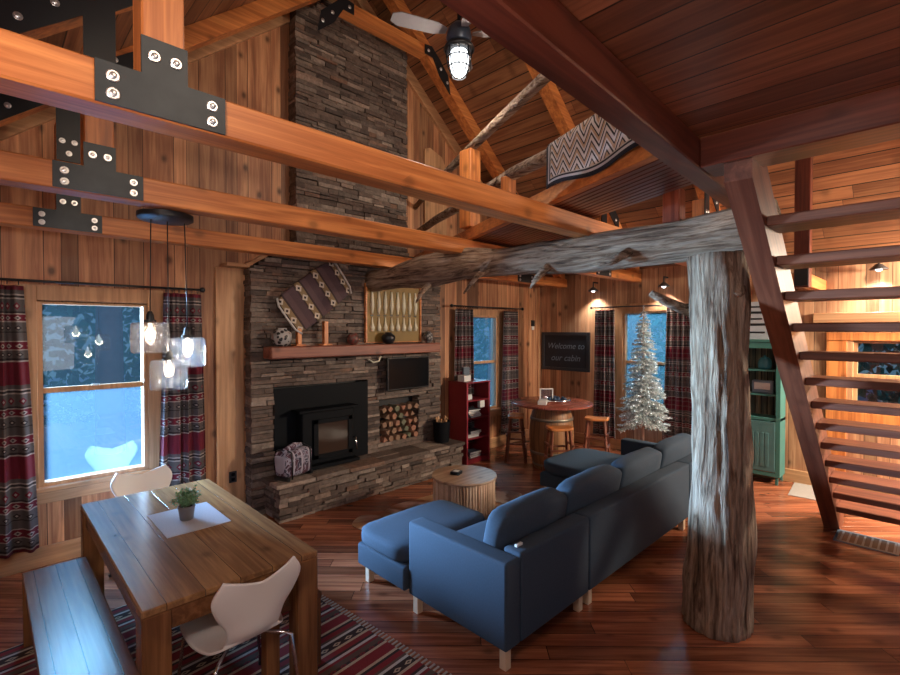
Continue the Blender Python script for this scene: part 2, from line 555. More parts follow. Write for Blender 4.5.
bm = new()
wall_rects(bm, XL, XB, 0, 2.95, [(.33, 1.13, .67, 2.24), (5.62, 6.32, .67, 2.24)], lambda b, a, c, z, w: bx(b, a, c, YA, YA + .15, z, w))
prism(bm, [(XL, 2.95), (XB, 2.95), (XB, 2.98), (RX, RZ), (XL, 2.98)], 1, YA, YA + .15)
struct('wall_back', bm, 'pine_wall')
bm = new()
wall_rects(bm, -3.2, YA, 0, 3.0, [(2.90, 3.66, .70, 2.30), (-.45, .72, 1.03, 1.87)], lambda b, a, c, z, w: bx(b, XB, XB + .15, a, c, z, w))
struct('wall_right', bm, 'pine_wall_y')
bm = new(); bx(bm, XL - .15, XL, -3.2, YA, 0, 2.98)
struct('wall_left', bm, 'pine_wall_y')
bm = new()
for s in (-1, 1):
    e = RX + s * 4.45
    p = [(RX, RZ), (e, roofz(e)), (e, roofz(e) + .12), (RX, RZ + .12)]
    prism(bm, p, 1, -3.2, YA + .4)
struct('ceiling', bm, 'roof_boards')

# baseboards, wall trim
bm = new(); bx(bm, XL, 2.03, YA - .025, YA, 0, .17, .004); bx(bm, 4.9, XB, YA - .025, YA, 0, .17, .004)
struct('baseboard_back', bm, 'trim_x')
bm = new(); bx(bm, XB - .025, XB, -3.2, YA - .03, 0, .17, .004)
struct('baseboard_right', bm, 'trim_y')
def slope_bar(bm, xa, xb, drop, h, y0, y1):
    za, zb = roofz(xa, drop), roofz(xb, drop)
    prism(bm, [(xa, za - h), (xb, zb - h), (xb, zb), (xa, za)], 1, y0, y1)
bm = new(); slope_bar(bm, XL, RX, 0, .2, YA - .05, YA); slope_bar(bm, RX, XB, 0, .2, YA - .05, YA)
struct('trim_1', bm, 'trim_x')
bm = new(); bx(bm, 1.74, 2.02, YA - .03, YA, .17, 2.66, .004)
struct('trim_2', bm, 'trim_z')
bm = new(); bx(bm, XB - .11, XB, YA - .02, YA, .17, 2.95); bx(bm, 7.18, 7.28, YA - .02, YA, .17, 2.95)
struct('trim_3', bm, 'pine_wall')
bm = new(); bx(bm, XB - .16, XB, .0, 1.10, 2.09, 2.21, .006)
struct('trim_4', bm, 'trim_y')
bm = new(); bx(bm, XB - .03, XB, .78, .98, .17, .858, .004); bx(bm, XB - .03, XB, .78, .98, 1.002, 1.868, .004); bx(bm, XB - .04, XB, -.6, .98, 1.87, 1.97, .004); bx(bm, XB - .03, XB, -.6, .98, .86, 1.0, .004)
struct('trim_5', bm, 'beam_z')
# sloped wood cap on the chimney shoulders
bm = new(); bar(bm, (1.80, 5.2, 2.68), (2.03, 5.2, 2.68), .2, .035); bar(bm, (2.0, 5.2, 2.68), (2.47, 5.2, 2.975), .22, .035, up=(0, 0, 1))
bar(bm, (4.82, 5.2, 2.68), (4.33, 5.2, 2.975), .22, .035)
struct('trim_6', bm, 'trim_x')

def window(name, loc, rotz, w, z0, z1, cas, rail, sill=True, pane_low='frost', lite=None):
    """local frame: x along the wall, +y outwards, origin on the wall face under the opening centre"""
    t = bpy.data.objects.new(name, None); COL.objects.link(t)
    t.location = loc; t.rotation_euler = (0, 0, rotz); t['kind'] = 'structure'
    h = w / 2
    bm = new()
    bx(bm, -h - cas, -h, -.022, 0, z0 - .02, z1 + cas, .003)
    bx(bm, h, h + cas, -.022, 0, z0 - .02, z1 + cas, .003)
    bx(bm, -h - .0, h + .0, -.024, 0, z1, z1 + cas, .003)
    obj('window_casing', bm, 'trim_z', t)
    bm = new()
    if sill:
        bx(bm, -h - cas - .03, h + cas + .03, -.06, .03, z0 - .04, z0, .006)
        bx(bm, -h - cas, h + cas, -.02, 0, z0 - .14, z0 - .04, .003)
    obj('window_sill', bm, 'trim_x', t)
    bm = new()
    for a, b in ((-h, -h + .035), (h - .035, h)):
        bx(bm, a, b, .0, .10, z0, z1)
    bx(bm, -h + .035, h - .035, 0, .10, z1 - .03, z1); bx(bm, -h + .035, h - .035, 0, .10, z0, z0 + .03)
    bx(bm, -h + .035, h - .035, .03, .08, rail - .02, rail + .025, .004)
    obj('sash', bm, 'trim_z', t)
    bm = new(); bx(bm, -h + .03, h - .03, .062, .066, rail, z1 - .025); obj('pane', bm, lite or 'pane', t)
    bm = new(); bx(bm, -h + .03, h - .03, .042, .046, z0 + .025, rail); obj('pane', bm, pane_low, t)
    bm = new(); bx(bm, -.03, .03, .02, .045, rail + .02, rail + .035, .004); obj('latch', bm, 'bolt', t)
    return t
window('window_1', (.73, YA, 0), 0, .80, .67, 2.25, .13, 1.48)
window('window_2', (5.97, YA, 0), 0, .70, .67, 2.24, .10, 1.46, True, 'mist', 'mist')
window('window_3', (XB, 3.28, 0), R(-90), .76, .70, 2.30, .13, 1.47, True, 'mist', 'mist')
window('window_4', (XB, .135, 0), R(-90), 1.17, 1.03, 1.87, .07, 1.44, False, 'pane')

# ---------------------------------------------------------------- outside the windows
bm = new(); bx(bm, -14, 30, YA + .6, 34, -.75, -.6); bx(bm, XB + .6, 30, -16, YA + .6, -.75, -.6)
o = struct('ground_outside', bm, plain('pale_blue_ground', (.05, .10, .17), .9, .15, 1.5))
bark = plain('pine_bark', (.035, .020, .020), .95, .4, 9., Specular_IOR_Level=.1)
needle = plain('dark_green_needles', (.015, .08, .065), .9, .4, 2., Specular_IOR_Level=.1)
def conifer(seed, H, r):
    rd = random.Random(seed)
    t = thing('pine_tree', 'x', 'tree')
    bm = new(); tube(bm, [(0, 0, -.05), (.03, 0, H * .5), (0, .02, H)], [r * 1.1, r * .8, .03], 10, True, .03, 2., seed); obj('trunk', bm, bark, t, True)
    bm = new()
    for i in range(1500):
        z = rd.uniform(.36, 1.) * H
        R0 = (1 - z / H) * 1.0 + .1
        a = rd.uniform(0, 6.283); q = R0 * rd.uniform(.15, 1.)
        c = Vector((q * math.cos(a), q * math.sin(a), z - q * .35))
        d = Vector((math.cos(a), math.sin(a), -.35)) * rd.uniform(.18, .34)
        s = Vector((-math.sin(a), math.cos(a), rd.uniform(-.5, .5))) * rd.uniform(.05, .13)
        v = [bm.verts.new(c - d), bm.verts.new(c + s), bm.verts.new(c + d), bm.verts.new(c - s)]
        bm.faces.new(v)
    obj('foliage', bm, needle, t)
    return t
def thicket(name, label, n, fx, fy, seed, top=6.5):
    rd = random.Random(seed); bm = new()
    for i in range(n):
        c = Vector((rd.uniform(*fx), rd.uniform(*fy), -.6 + top * rd.random() ** 1.1))
        a = Vector([rd.uniform(-1, 1) for _ in range(3)]).normalized() * rd.uniform(.10, .24)
        b = a.cross(Vector([rd.uniform(-1, 1) for _ in range(3)])).normalized() * rd.uniform(.07, .15)
        bm.faces.new([bm.verts.new(c - a), bm.verts.new(c + b), bm.verts.new(c + a), bm.verts.new(c - b)])
    tag(obj(name, bm, needle), label, 'thicket', None, 'stuff')
thicket('thicket', 'dark green woodland thicket outside behind the chimney wall windows', 5000, (-3, 8), (16.2, 18.2), 1)
thicket('thicket', 'low dark green thicket outside behind the window by the red bookcase', 2500, (9, 24), (16.2, 18.2), 5, 3.4)
thicket('thicket', 'dark green woodland thicket outside behind the far wall windows', 4500, (15.8, 17.6), (-4, 12), 2, 3.8)
pt = conifer(3, 9., .20)
first = True
spots = [(1.93, 12.3, 1.25), (10.6, 9.0, .9), (13.0, 5.9, 1.), (11.5, 1.6, .8)]
labs = ['tall dark pine trunk seen through the upper pane of the window beside the dining table',
        'dark pine outside the window behind the red bookcase', 'dark pine outside the window behind the flocked tree',
        'dark pine outside the small window behind the stairs']
for (x, y, s), lb in zip(spots, labs):
    o = pt if first else dup(pt)
    first = False
    o.location = (x, y, -.6); o.scale = (s, s, s); o.rotation_euler = (0, 0, x * 2.3); o['label'] = lb
    o['group'] = 'pines outside the windows'

# ---------------------------------------------------------------- roof trusses
def plate(bm, poly, y=-.012):
    prism(bm, poly, 1, y, -.0005)
def bolts(parent, pts, y=-.012):
    for x, z in pts:
        bm = new()
        lathe(bm, [(.021, 0), (.021, .004), (.018, .006), (.011, .006), (.011, .012), (.007, .014), (.0, .014)], 12)
        bmesh.ops.transform(bm, matrix=Matrix.Translation((x, y, z)) @ Matrix.Rotation(R(90), 4, 'X'), verts=bm.verts)
        obj('bolt', bm, 'bolt', parent, True, angle=30)
TD = .15
truss = thing('roof_truss', 'nearest orange timber truss, its tie beam lowest-left to centre with large black plate', 'roof truss', (0, 2.0, 0), 0, 'timber roof trusses')
bm = new(); bx(bm, XL, XB, 0, TD, 2.77, 2.92, .008); obj('tie_beam', bm, 'beam_x', truss)
for px in (.49, 6.35):
    bm = new(); bx(bm, px - .07, px + .07, .005, TD - .005, 2.92, roofz(px, .42), .006); obj('queen_post', bm, 'beam_z', truss)
for s in (-1, 1):
    bm = new(); slope_bar(bm, RX, RX + s * 4.1, .005, .2, 0, TD); obj('rafter', bm, 'beam_x', truss)
bm = new(); bx(bm, RX - .52, RX + .86, .0, TD, 5.60, 5.73, .006); obj('collar_beam', bm, 'beam_x', truss)
for sgn, px in ((1, .49), (-1, 6.35)):
    def S(l): return [(px + sgn * (x - .49), z) for x, z in l]
    bm = new(); plate(bm, S([(.28, 2.775), (.70, 2.775), (.70, 2.915), (.565, 2.915), (.565, 3.05), (.415, 3.05), (.415, 2.915), (.28, 2.915)])); g = obj('gusset_plate', bm, 'metal', truss)
    bolts(g, S([(.33, 2.81), (.33, 2.87), (.65, 2.81), (.65, 2.87), (.455, 2.985), (.525, 2.985)]))
    zr = roofz(.49, .1)
    bm = new(); plate(bm, S([(.05, zr - .36 * SL - .17), (.42, zr - .17), (.42, 3.30), (.57, 3.30), (.57, zr - .08), (.95, zr + .38 * SL - .07), (.95, zr + .38 * SL + .10), (.05, zr - .40 * SL + .08)])); g = obj('gusset_plate', bm, 'black', truss)
    bolts(g, S([(.495, 3.36), (.455, 3.45), (.53, 3.45), (.15, zr - .3), (.30, zr - .16), (.8, zr + .28)]))
    cx_ = RX - .50 if sgn > 0 else RX + .90
    bm = new(); plate(bm, [(cx_ + sgn * .16, 5.60), (cx_ + sgn * .16, 5.72), (cx_ + sgn * .02, 5.74), (cx_ - sgn * .26, 5.46), (cx_ - sgn * .30, 5.22), (cx_ - sgn * .10, 5.40), (cx_ + sgn * .02, 5.60)]); g = obj('gusset_plate', bm, 'black', truss)
    bolts(g, [(cx_ + sgn * .1, 5.66), (cx_ - sgn * .12, 5.50), (cx_ - sgn * .24, 5.36)])
def dup3(root, loc, label):
    c = root.copy(); COL.objects.link(c); c.location = loc; c['label'] = label
    for ch in root.children:
        k = ch.copy(); COL.objects.link(k); k.parent = c
        for g in ch.children:
            q = g.copy(); COL.objects.link(q); q.parent = k
    return c
truss['label'] = 'nearest orange timber roof truss, highest in the photo, with the largest black gusset plate'
dup3(truss, (0, 3.35, 0), 'middle orange timber roof truss, between the nearest one and the one by the chimney')
dup3(truss, (0, 4.72, 0), 'farthest timber roof truss, just in front of the stone chimney')

# ---------------------------------------------------------------- stone fireplace
def stones(bm, a0, a1, z0, z1, y, dep, rd, lo=lambda z: -1e9, hi=lambda z: 1e9, holes=(), side=None, jit=.03, mn=.10, mx=.34):
    z = z0
    while z < z1 - .005:
        h = min(rd.uniform(.028, .062), z1 - z)
        a = max(a0, lo(z + h / 2)); e = min(a1, hi(z + h / 2))
        segs = [(a, e)]
        for hx0, hx1, hz0, hz1 in holes:
            if hz0 - .01 < z + h / 2 < hz1 + .01:
                ns = []
                for s0, s1 in segs:
                    if hx1 <= s0 or hx0 >= s1: ns.append((s0, s1)); continue
                    if hx0 > s0: ns.append((s0, hx0))
                    if hx1 < s1: ns.append((hx1, s1))
                segs = ns
        for s0, s1 in segs:
            p = s0
            while p < s1 - .01:
                L = rd.uniform(mn, mx)
                q = min(p + L, s1)
                if s1 - q < .06: q = s1
                j = rd.uniform(0, jit)
                g = .0025
                if side is None:
                    vs_ = bx(bm, p + g, q - g, y - j, y + dep, z + g, z + h - g)
                else:
                    vs_ = bx(bm, y - j if side < 0 else y - dep, y + dep if side < 0 else y + j, p + g, q - g, z + g, z + h - g)
                for v in vs_:
                    v.co += Vector([rd.uniform(-.004, .004) for _ in range(3)])
                p = q
        z += h
bm = new(); bx(bm, 2.45, 4.35, YA + .16, 6.95, -.6, 7.2)
struct('daylight_blocker_outside', bm, 'stone')  # unseen block added outside to keep window daylight off the far wall
rd = random.Random(11)
fp = thing('stone_fireplace', 'tall stacked grey stone chimney and raised hearth rising to the roof peak', 'fireplace', (0, 0, 0))
bm = new()
def lo(z): return 2.04 if z < 2.66 else min(2.56, 2.04 + (z - 2.66) / .39 * .58)
def hi(z): return 4.80 if z < 2.66 else max(4.18, 4.80 - (z - 2.66) / .39 * .6)
stones(bm, 2.04, 4.80, 0.0, 2.66, 5.12, .13, rd, holes=[(2.29, 3.52, .2, 1.36), (3.71, 4.38, .50, 1.09)])
stones(bm, 2.04, 4.80, 2.66, 5.9, 5.12, .13, rd, lo, lambda z: min(hi(z), RX + (RZ - .05 - z) / SL))
stones(bm, 5.14, 5.285, 0, 2.66, 2.05, .06, rd, side=-1, jit=.015)
stones(bm, 5.14, 5.285, 3.0, 5.3, 2.57, .06, rd, side=-1, jit=.015)
obj('chimney_breast', bm, 'stone', fp)
bm = new()
stones(bm, 2.17, 4.88, 0, .37, 4.75, .1, rd, jit=.04, mn=.08, mx=.28)
stones(bm, 4.75, 5.13, 0, .37, 2.20, .06, rd, side=-1)
stones(bm, 4.75, 5.13, 0, .37, 4.85, .06, rd, side=1)
x = 2.13
while x < 4.9:
    w = rd.uniform(.25, .5); e = min(x + w, 4.91)
    if 4.91 - e < .12: e = 4.91
    ym = rd.uniform(4.86, 4.98)
    for ya, yb in ((4.70, ym), (ym, 5.13)):
        vs_ = bx(bm, x + .003, e - .003, ya + .003, yb - .003, .365, .40 + rd.uniform(0, .012), .004)
        for v in vs_: v.co += Vector([rd.uniform(-.004, .004) for _ in range(3)])
    x = e
bx(bm, 2.2, 4.84, 4.8, 5.13, 0, .36)
obj('hearth', bm, 'stone', fp)
bm = new()
bx(bm, 3.69, 4.40, 5.26, 5.28, .48, 1.12); bx(bm, 2.2, 3.6, 5.27, 5.288, .38, 1.4)
obj('niche_back', bm, 'black', fp)
bm = new(); bx(bm, 3.66, 4.43, 5.085, 5.15, 1.09, 1.135, .006); obj('niche_lintel', bm, 'stone', fp)

# fireplace insert
t = thing('wood_stove', 'black steel fireplace insert with glass door set in the stone', 'wood stove', (2.905, 5.10, .41))
bm = new(); bx(bm, -.62, .62, 0, .02, 0, .94, .004); obj('surround', bm, 'iron', t)
bm = new()
bx(bm, -.37, .31, -.16, 0, .06, .66, .012); bx(bm, -.42, .35, -.20, 0, .66, .69, .006); bx(bm, -.42, .35, -.22, 0, .015, .055, .006)
obj('firebox', bm, 'iron', t)
bm = new()
bx(bm, -.24, .27, -.185, -.16, .12, .17, .004); bx(bm, -.24, .27, -.185, -.16, .52, .57, .004); bx(bm, -.24, -.18, -.185, -.16, .12, .57, .004); bx(bm, .21, .27, -.185, -.16, .12, .57, .004)
dr = obj('door', bm, 'iron', t)
bm = new(); bx(bm, -.18, .21, -.172, -.166, .17, .52); obj('door_glass', bm, plain('sooty_stove_glass', (.05, .03, .022), .12), dr)
bm = new(); tube(bm, [(.30, -.165, .30), (.30, -.21, .30), (.30, -.215, .22), (.31, -.215, .16)], .009, 8); obj('handle', bm, 'chrome', dr, True)

# split logs in the niche
endm = plain('split_log_end', (.50, .33, .22), .8, .4, 30.)
rl = random.Random(4)
k = 0
for r_ in range(5):
    for c_ in range(6):
        xx = 3.77 + c_ * .108 + (.05 if r_ % 2 else 0)
        if xx > 4.33: continue
        zz = .552 + r_ * .098
        bm = new()
        n = rl.choice((3, 4, 5)); a0 = rl.uniform(0, 6)
        poly = [(.046 * rl.uniform(.85, 1.05) * math.cos(a0 + 6.283 * i / n), .046 * rl.uniform(.85, 1.05) * math.sin(a0 + 6.283 * i / n)) for i in range(n)]
        prism(bm, poly, 1, 0, .2)
        o = obj('firewood_log', bm, plain('split_log_end_%d' % k, (.30 * rl.uniform(.5, 1.2), .16, .10), .85, .4, 25.) if k < 5 else LOGM[k % 5], None, False, (xx, 5.06 + rl.uniform(0, .03), zz))
        if k == 0: LOGM = []
        if k < 5: LOGM.append(o.data.materials[0])
        tag(o, 'split firewood log in the stone niche, %s row, %s from the left' % (('bottom', 'second', 'third', 'fourth', 'top')[r_], ('first', 'second', 'third', 'fourth', 'fifth', 'sixth')[c_]), 'firewood', 'firewood stacked in the stone niche')
        k += 1

# mantel
bm = new(); bx(bm, 2.17, 4.62, 4.90, 5.115, 1.69, 1.82, .012)
tag(obj('mantel_shelf', bm, wood('red_mantel_timber', (.36, .13, .075), (.22, .07, .045), 'x', .5, .6)), 'thick reddish timber mantel shelf across the stone chimney', 'mantel')

# ---------------------------------------------------------------- log post and log beam
bm = new()
pts, rad = [], []
for i in range(53):
    f = i / 52; z = 2.50 * f
    pts.append((3.565 + .01 * f + .010 * math.sin(z * 2.3), 1.04 - .02 * math.sin(z * 1.5), z))
    rad.append(.180 - .004 * f + .040 * (1 - f) ** 4 + .008 * math.sin(z * 3.1))
tube(bm, pts, rad, 72, True, .020, 1.6, 3.)
for v in bm.verts:
    a = math.atan2(v.co.y - 1.04, v.co.x - 3.565)
    n_ = noise.noise(Vector((math.cos(a) * 7, math.sin(a) * 7, v.co.z * .7))) + .6 * noise.noise(Vector((math.cos(a) * 15, math.sin(a) * 15, v.co.z * 1.6)))
    v.co += Vector((math.cos(a), math.sin(a), 0)) * (-.022 * max(0, n_ - .05))
lp = tag(obj('log_post', bm, 'log_z', None, True), 'massive weathered log post standing on the floor behind the sofa', 'log post')
bm = new()
tube(bm, [(3.56, 1.20, 2.12), (3.44, 1.34, 2.20), (3.37, 1.42, 2.26)], [.04, .034, .024], 8, True, .008, 2.)
obj('branch_stub', bm, 'log_y', lp, True)
bm = new(); lathe(bm, [(.045, -.03), (.055, .0), (.04, .02), (.02, .012), (0, .01)], 12)
bmesh.ops.transform(bm, matrix=Matrix.Translation((3.455, .905, 2.26)) @ Matrix.Rotation(R(-75), 4, 'Y') @ Matrix.Rotation(R(30), 4, 'X'), verts=bm.verts)
obj('knot', bm, 'log_z', lp, True)
bm = new()
pts, rad = [], []
for i in range(45):
    f = i / 44; y = .74 + 4.34 * f
    pts.append((3.62 + .05 * math.sin(y * 1.3) - .02 * f, y, 2.655 + .022 * math.sin(y * 2.1 + .5)))
    rad.append(.150 + .016 * math.sin(y * 3.7) + .012 * math.sin(y * 1.9))
tube(bm, pts, rad, 30, True, .03, 1.7, 9.)
lb = tag(obj('log_beam', bm, 'log_y', None, True), 'horizontal twisted weathered log beam running from the log post to the chimney', 'log beam')
for p in ([(3.50, 3.02, 2.60), (3.42, 3.12, 2.52), (3.40, 3.28, 2.36)], [(3.46, 3.08, 2.58), (3.40, 3.0, 2.62), (3.36, 2.86, 2.68)],
          [(3.52, 1.64, 2.60), (3.42, 1.74, 2.52), (3.38, 1.90, 2.50)], [(3.50, 2.36, 2.55), (3.44, 2.44, 2.45), (3.46, 2.52, 2.37)], [(3.52, 3.85, 2.56), (3.46, 4.0, 2.40), (3.44, 4.05, 2.30)]):
    bm = new(); tube(bm, p, [.034, .026, .008], 7, True, .006, 2.); obj('broken_branch', bm, 'log_y', lb, True)
bm = new(); bx(bm, 3.56, 3.68, 1.30, 1.42, 2.78, 3.02, .006); tag(obj('timber_block', bm, 'dark_z'), 'short dark timber block standing on the log beam under the loft edge', 'timber block')

# ---------------------------------------------------------------- loft
bm = new(); bx(bm, XL, 2.76, -3.0, 1.08, 3.03, 3.09)
struct('ceiling_loft', bm, 'loft_boards')
bm = new(); bar(bm, (XL + .02, .80, 2.95), (4.25, 1.035, 2.95), .12, .158, .006); tag(obj('loft_beam', bm, 'dark_x'), 'long dark red timber along the loft edge, running from top centre to the stairs', 'loft beam')
bm = new(); bx(bm, 2.76, 3.00, -3.0, .905, 2.87, 3.03, .006); tag(obj('loft_beam', bm, 'dark_y'), 'dark red timber at the head of the stairs, upper right', 'loft beam')

t = thing('timber_post', 'upright timber with diagonal brace behind the upper stair treads at right', 'timber post', (6.40, 1.04, 2.46))
bm = new(); bx(bm, -.07, .07, -.07, .07, 0, roofz(6.47, .0) - 2.46 - .01, .006); obj('post', bm, 'dark_z', t)
bm = new(); bar(bm, (-.02, .06, .08), (-.02, .62, .62), .09, .09, .004); obj('brace', bm, 'beam_y', t)
bm = new(); bx(bm, .072, XB - 6.40 - .001, -.05, .05, .02, .16, .004); obj('tie_stub', bm, 'beam_x', t)
bm = new(); bx(bm, -.082, -.0705, -.06, .06, .02, .30); g = obj('gusset_plate', bm, 'black', t)
# catwalk with log rail
def dl(y, off=0.): return 4.47 - .4337 * (5.29 - y) + off
bm = new()
q = Matrix.Rotation(math.atan(.4337), 4, 'Z')
o_ = .06
while o_ < 1.5:
    ya = 1.07 if o_ < .62 else 2.1 + (o_ - .62) * 1.4
    bar(bm, (dl(ya, o_), ya, 2.95), (dl(5.27, o_), 5.27, 2.95), .046, .02, .003)
    o_ += .060
prism(bm, [(dl(1.07, .04), 1.07), (dl(5.27, .04), 5.27), (dl(5.27, 1.5), 5.27), (dl(3.4, 1.5), 3.4), (dl(2.1, .62), 2.1), (dl(1.07, .62), 1.07)], 2, 2.958, 2.97)
bmesh.ops.transform(bm, matrix=q, verts=bm.verts)
o = obj('catwalk_floor', bm, 'dark_y', None, False, (0, 0, 0), -math.atan(.4337))
tag(o, 'dark slatted underside of the upstairs walkway above the log beam', 'walkway')
bm = new(); bar(bm, (dl(1.07), 1.07, 3.0), (dl(5.25), 5.25, 3.0), .07, .11, .004)
tag(obj('catwalk_edge_beam', bm, 'beam_y'), 'orange timber edging the upstairs walkway', 'edge beam')
rail = thing('log_railing', 'rustic railing of two bark-covered poles along the upstairs walkway', 'railing', (3.6, 3.2, 2.97))
bm = new()
tube(bm, [(dl(y) - 3.6, y - 3.2, z - 2.97 + .02 * math.sin(y * 2)) for y, z in ((5.27, 3.78), (4.4, 3.84), (3.5, 3.88), (2.8, 3.93), (1.9, 3.95), (1.0, 3.96))], [.036, .04, .045, .042, .045, .045], 12, True, .008, 2.); obj('rail_pole', bm, 'log_y', rail, True)
bm = new()
tube(bm, [(dl(y) - 3.6, y - 3.2, z - 2.97 + .015 * math.sin(y * 3)) for y, z in ((5.27, 3.38), (4.4, 3.38), (3.5, 3.37), (2.6, 3.34), (1.7, 3.30), (1.0, 3.28))], [.045, .05, .052, .055, .055, .05], 12, True, .008, 2., 5.); obj('rail_pole', bm, 'log_y', rail, True)
for yy, zt, w in ((3.40, 3.86, .16), (2.62, 3.34, .10)):
    bm = new(); bx(bm, dl(yy) - 3.6 - w / 2, dl(yy) - 3.6 + w / 2, yy - 3.2 - w / 2 + .03, yy - 3.2 + w / 2 + .03, .09, zt - 2.97, .006); obj('newel_post', bm, 'beam_z', rail)
# arched cupboard door upstairs
t = thing('arched_panel', 'small arched pine door on the upper wall right of the chimney', 'arched door', (4.86, YA, 2.98))
bm = new()
ap = [(-.22, 0), (.22, 0), (.22, 1.45), (.12, 1.62), (-.12, 1.70), (-.22, 1.66)]
prism(bm, ap, 1, -.03, -.001); obj('door_leaf', bm, 'trim_z', t)
for sx in (-.1, .1):
    bm = new(); lathe(bm, [(.0, 0), (.028, 0), (.028, .004), (0, .004)], 10); bmesh.ops.transform(bm, matrix=Matrix.Translation((sx, -.034, 1.36)) @ Matrix.Scale(2.2, 4, (0, 0, 1)) @ Matrix.Rotation(R(90), 4, 'X'), verts=bm.verts); obj('cutout', bm, 'dark_z', t)
# woven rug on the rail
def ikat():
    t = NT('black_white_zigzag_weave')
    o = t.xyz(t.tc.outputs['UV'])
    u, v = o[0], o[1]
    z = t.M('ABSOLUTE', t.M('SUBTRACT', t.M('FRACT', t.M('MULTIPLY', u, 7.)), .5))
    p = t.M('FRACT', t.M('ADD', t.M('MULTIPLY', v, 4.2), t.M('MULTIPLY', z, 1.9)))
    c = t.ramp(p, [(0., (.62, .58, .58)), (.30, (.015, .015, .02)), (.48, (.62, .58, .58)), (.62, (.45, .30, .20)), (.86, (.015, .015, .02)), (1., (.6, .6, .6))], 'CONSTANT')
    e = t.M('MINIMUM', t.M('MINIMUM', v, t.M('SUBTRACT', 1., v)), t.M('MINIMUM', t.M('MULTIPLY', u, 2.2), t.M('MULTIPLY', t.M('SUBTRACT', 1., u), 2.2)))
    b = t.ramp(e, [(0., (.012, .012, .02)), (.055, (.5, .48, .5)), (.09, (.012, .012, .02)), (.12, (.45, .40, .36)), (.135, (0, 0, 0)), (1., (0, 0, 0))], 'CONSTANT')
    c = t.mix(t.M('LESS_THAN', e, .135), c, b)
    return t.fin(c, .9)
MT['ikat'] = ikat()
def cloth_grid(name, mat, fn, nu, nv, thick=.006, parent=None):
    bm = new(); uv = bm.loops.layers.uv.new('UVMap')
    V = [[bm.verts.new(fn(i / nu, j / nv)[:3]) for j in range(nv + 1)] for i in range(nu + 1)]
    for i in range(nu):
        for j in range(nv):
            f = bm.faces.new((V[i][j], V[i + 1][j], V[i + 1][j + 1], V[i][j + 1]))
            for l, (a, b) in zip(f.loops, ((i, j), (i + 1, j), (i + 1, j + 1), (i, j + 1))):
                q = fn(a / nu, b / nv)
                l[uv].uv = (q[3], q[4]) if len(q) > 3 else (a / nu, b / nv)
    o = obj(name, bm, mat, parent, True)
    s = o.modifiers.new('thick', 'SOLIDIFY'); s.thickness = thick; s.offset = 0
    return o
def rugf(u, v):
    y = 2.03 - u * 0.95
    x0 = dl(y)
    dz = v * 1.0
    if dz < .30:     # front drop
        x, z = x0 - .072, 3.02 + dz * 1.04 + .02 * math.sin(u * 7 + 1) * (1 - v) - .04 * (1 - v / .3) * (u * .6)
    elif dz < .42:
        a = (dz - .30) / .12 * math.pi
        x, z = x0 - .072 * math.cos(a), 3.335 + .045 * math.sin(a)
    else:
        x, z = x0 + .072, 3.335 - (dz - .42) * .5
    if v < .3: x -= .02 * math.sin(u * 9) * (1 - v / .3)
    return (x, y, z, u, min(1., v / .42))
o = cloth_grid('woven_rug', 'ikat', rugf, 30, 24)
tag(o, 'black and white zigzag woven rug hung over the upstairs log rail', 'hanging rug')

# ---------------------------------------------------------------- stairs
st = thing('open_staircase', 'open-riser dark timber staircase climbing to the loft at right', 'staircase', (0, 0, 0))
ss = 2.63 / 3.14
def uz(x): return 2.77 - ss * (x - 2.8)      # underside line of the stringers
for y0, y1 in ((.665, .795), (-.60, -.46)):
    bm = new()
    prism(bm, [(2.79, uz(2.8)), (2.79, 3.02), (2.93, 3.02), (6.38, 0.14), (6.38, 0.0), (6.11, 0.0)], 1, y0, y1)
    sa = math.atan(ss)
    bmesh.ops.transform(bm, matrix=Matrix.Rotation(-sa, 4, 'Y'), verts=bm.verts)
    sr = obj('stringer', bm, 'step_x', st); sr.rotation_euler = (0, sa, 0)
xs = [2.86, 3.09, 3.32, 3.55, 3.78, 4.01, 4.24, 4.47, 4.70, 4.93, 5.16, 5.39, 5.62, 5.85]
for i, x in enumerate(xs):
    if i == 0: continue
    z = uz(x) + .040
    bm = new(); bx(bm, x - .02, x + .27, -.46, .665, z, z + .055, .006)
    obj('tread', bm, 'step_y', st)
# steel bracket and floor register
t = thing('floor_register', 'blue-grey metal heating grille in the floor below the stairs', 'floor vent', (5.94, .45, 0))
bm = new(); bx(bm, -.17, .17, -.23, -.21, 0, .008); bx(bm, -.17, .17, .21, .23, 0, .008); bx(bm, -.17, -.14, -.21, .21, 0, .008); bx(bm, .14, .17, -.21, .21, 0, .008)
vm = plain('register_metal', (.16, .24, .33), .35, Metallic=.6)
obj('frame', bm, vm, t)
bm = new()
for i in range(8): bx(bm, -.14, .14, -.205 + i * .054, -.19 + i * .054, .001, .007)
obj('grille', bm, vm, t)
bm = new(); bx(bm, -.14, .14, -.21, .21, .0005, .0015); obj('duct_shade', bm, 'black', t)  # flat black sheet, shade of the hollow under the grille as colour
# ---------------------------------------------------------------- rug and dining set
t = thing('area_rug', 'red, brown and cream striped wool rug under the dining table', 'rug', (.80, 2.75, 0), R(5))
bm = new(); bx(bm, -1.05, 1.0, -1.6, 1.35, .0, .010, .003); obj('rug_body', bm, 'rug', t)
for sx in (-1.05, 1.0):
    bm = new()
    for i in range(90):
        y = -1.58 + i * .0325
        d = .05 if sx > 0 else -.05
        bx(bm, min(sx, sx + d), max(sx, sx + d), y, y + .012, .001, .006)
    o = obj('fringe', bm, plain('rug_fringe', (.40, .33, .27), .9) if sx < 0 else bpy.data.materials['rug_fringe'], t); o['kind'] = 'stuff'

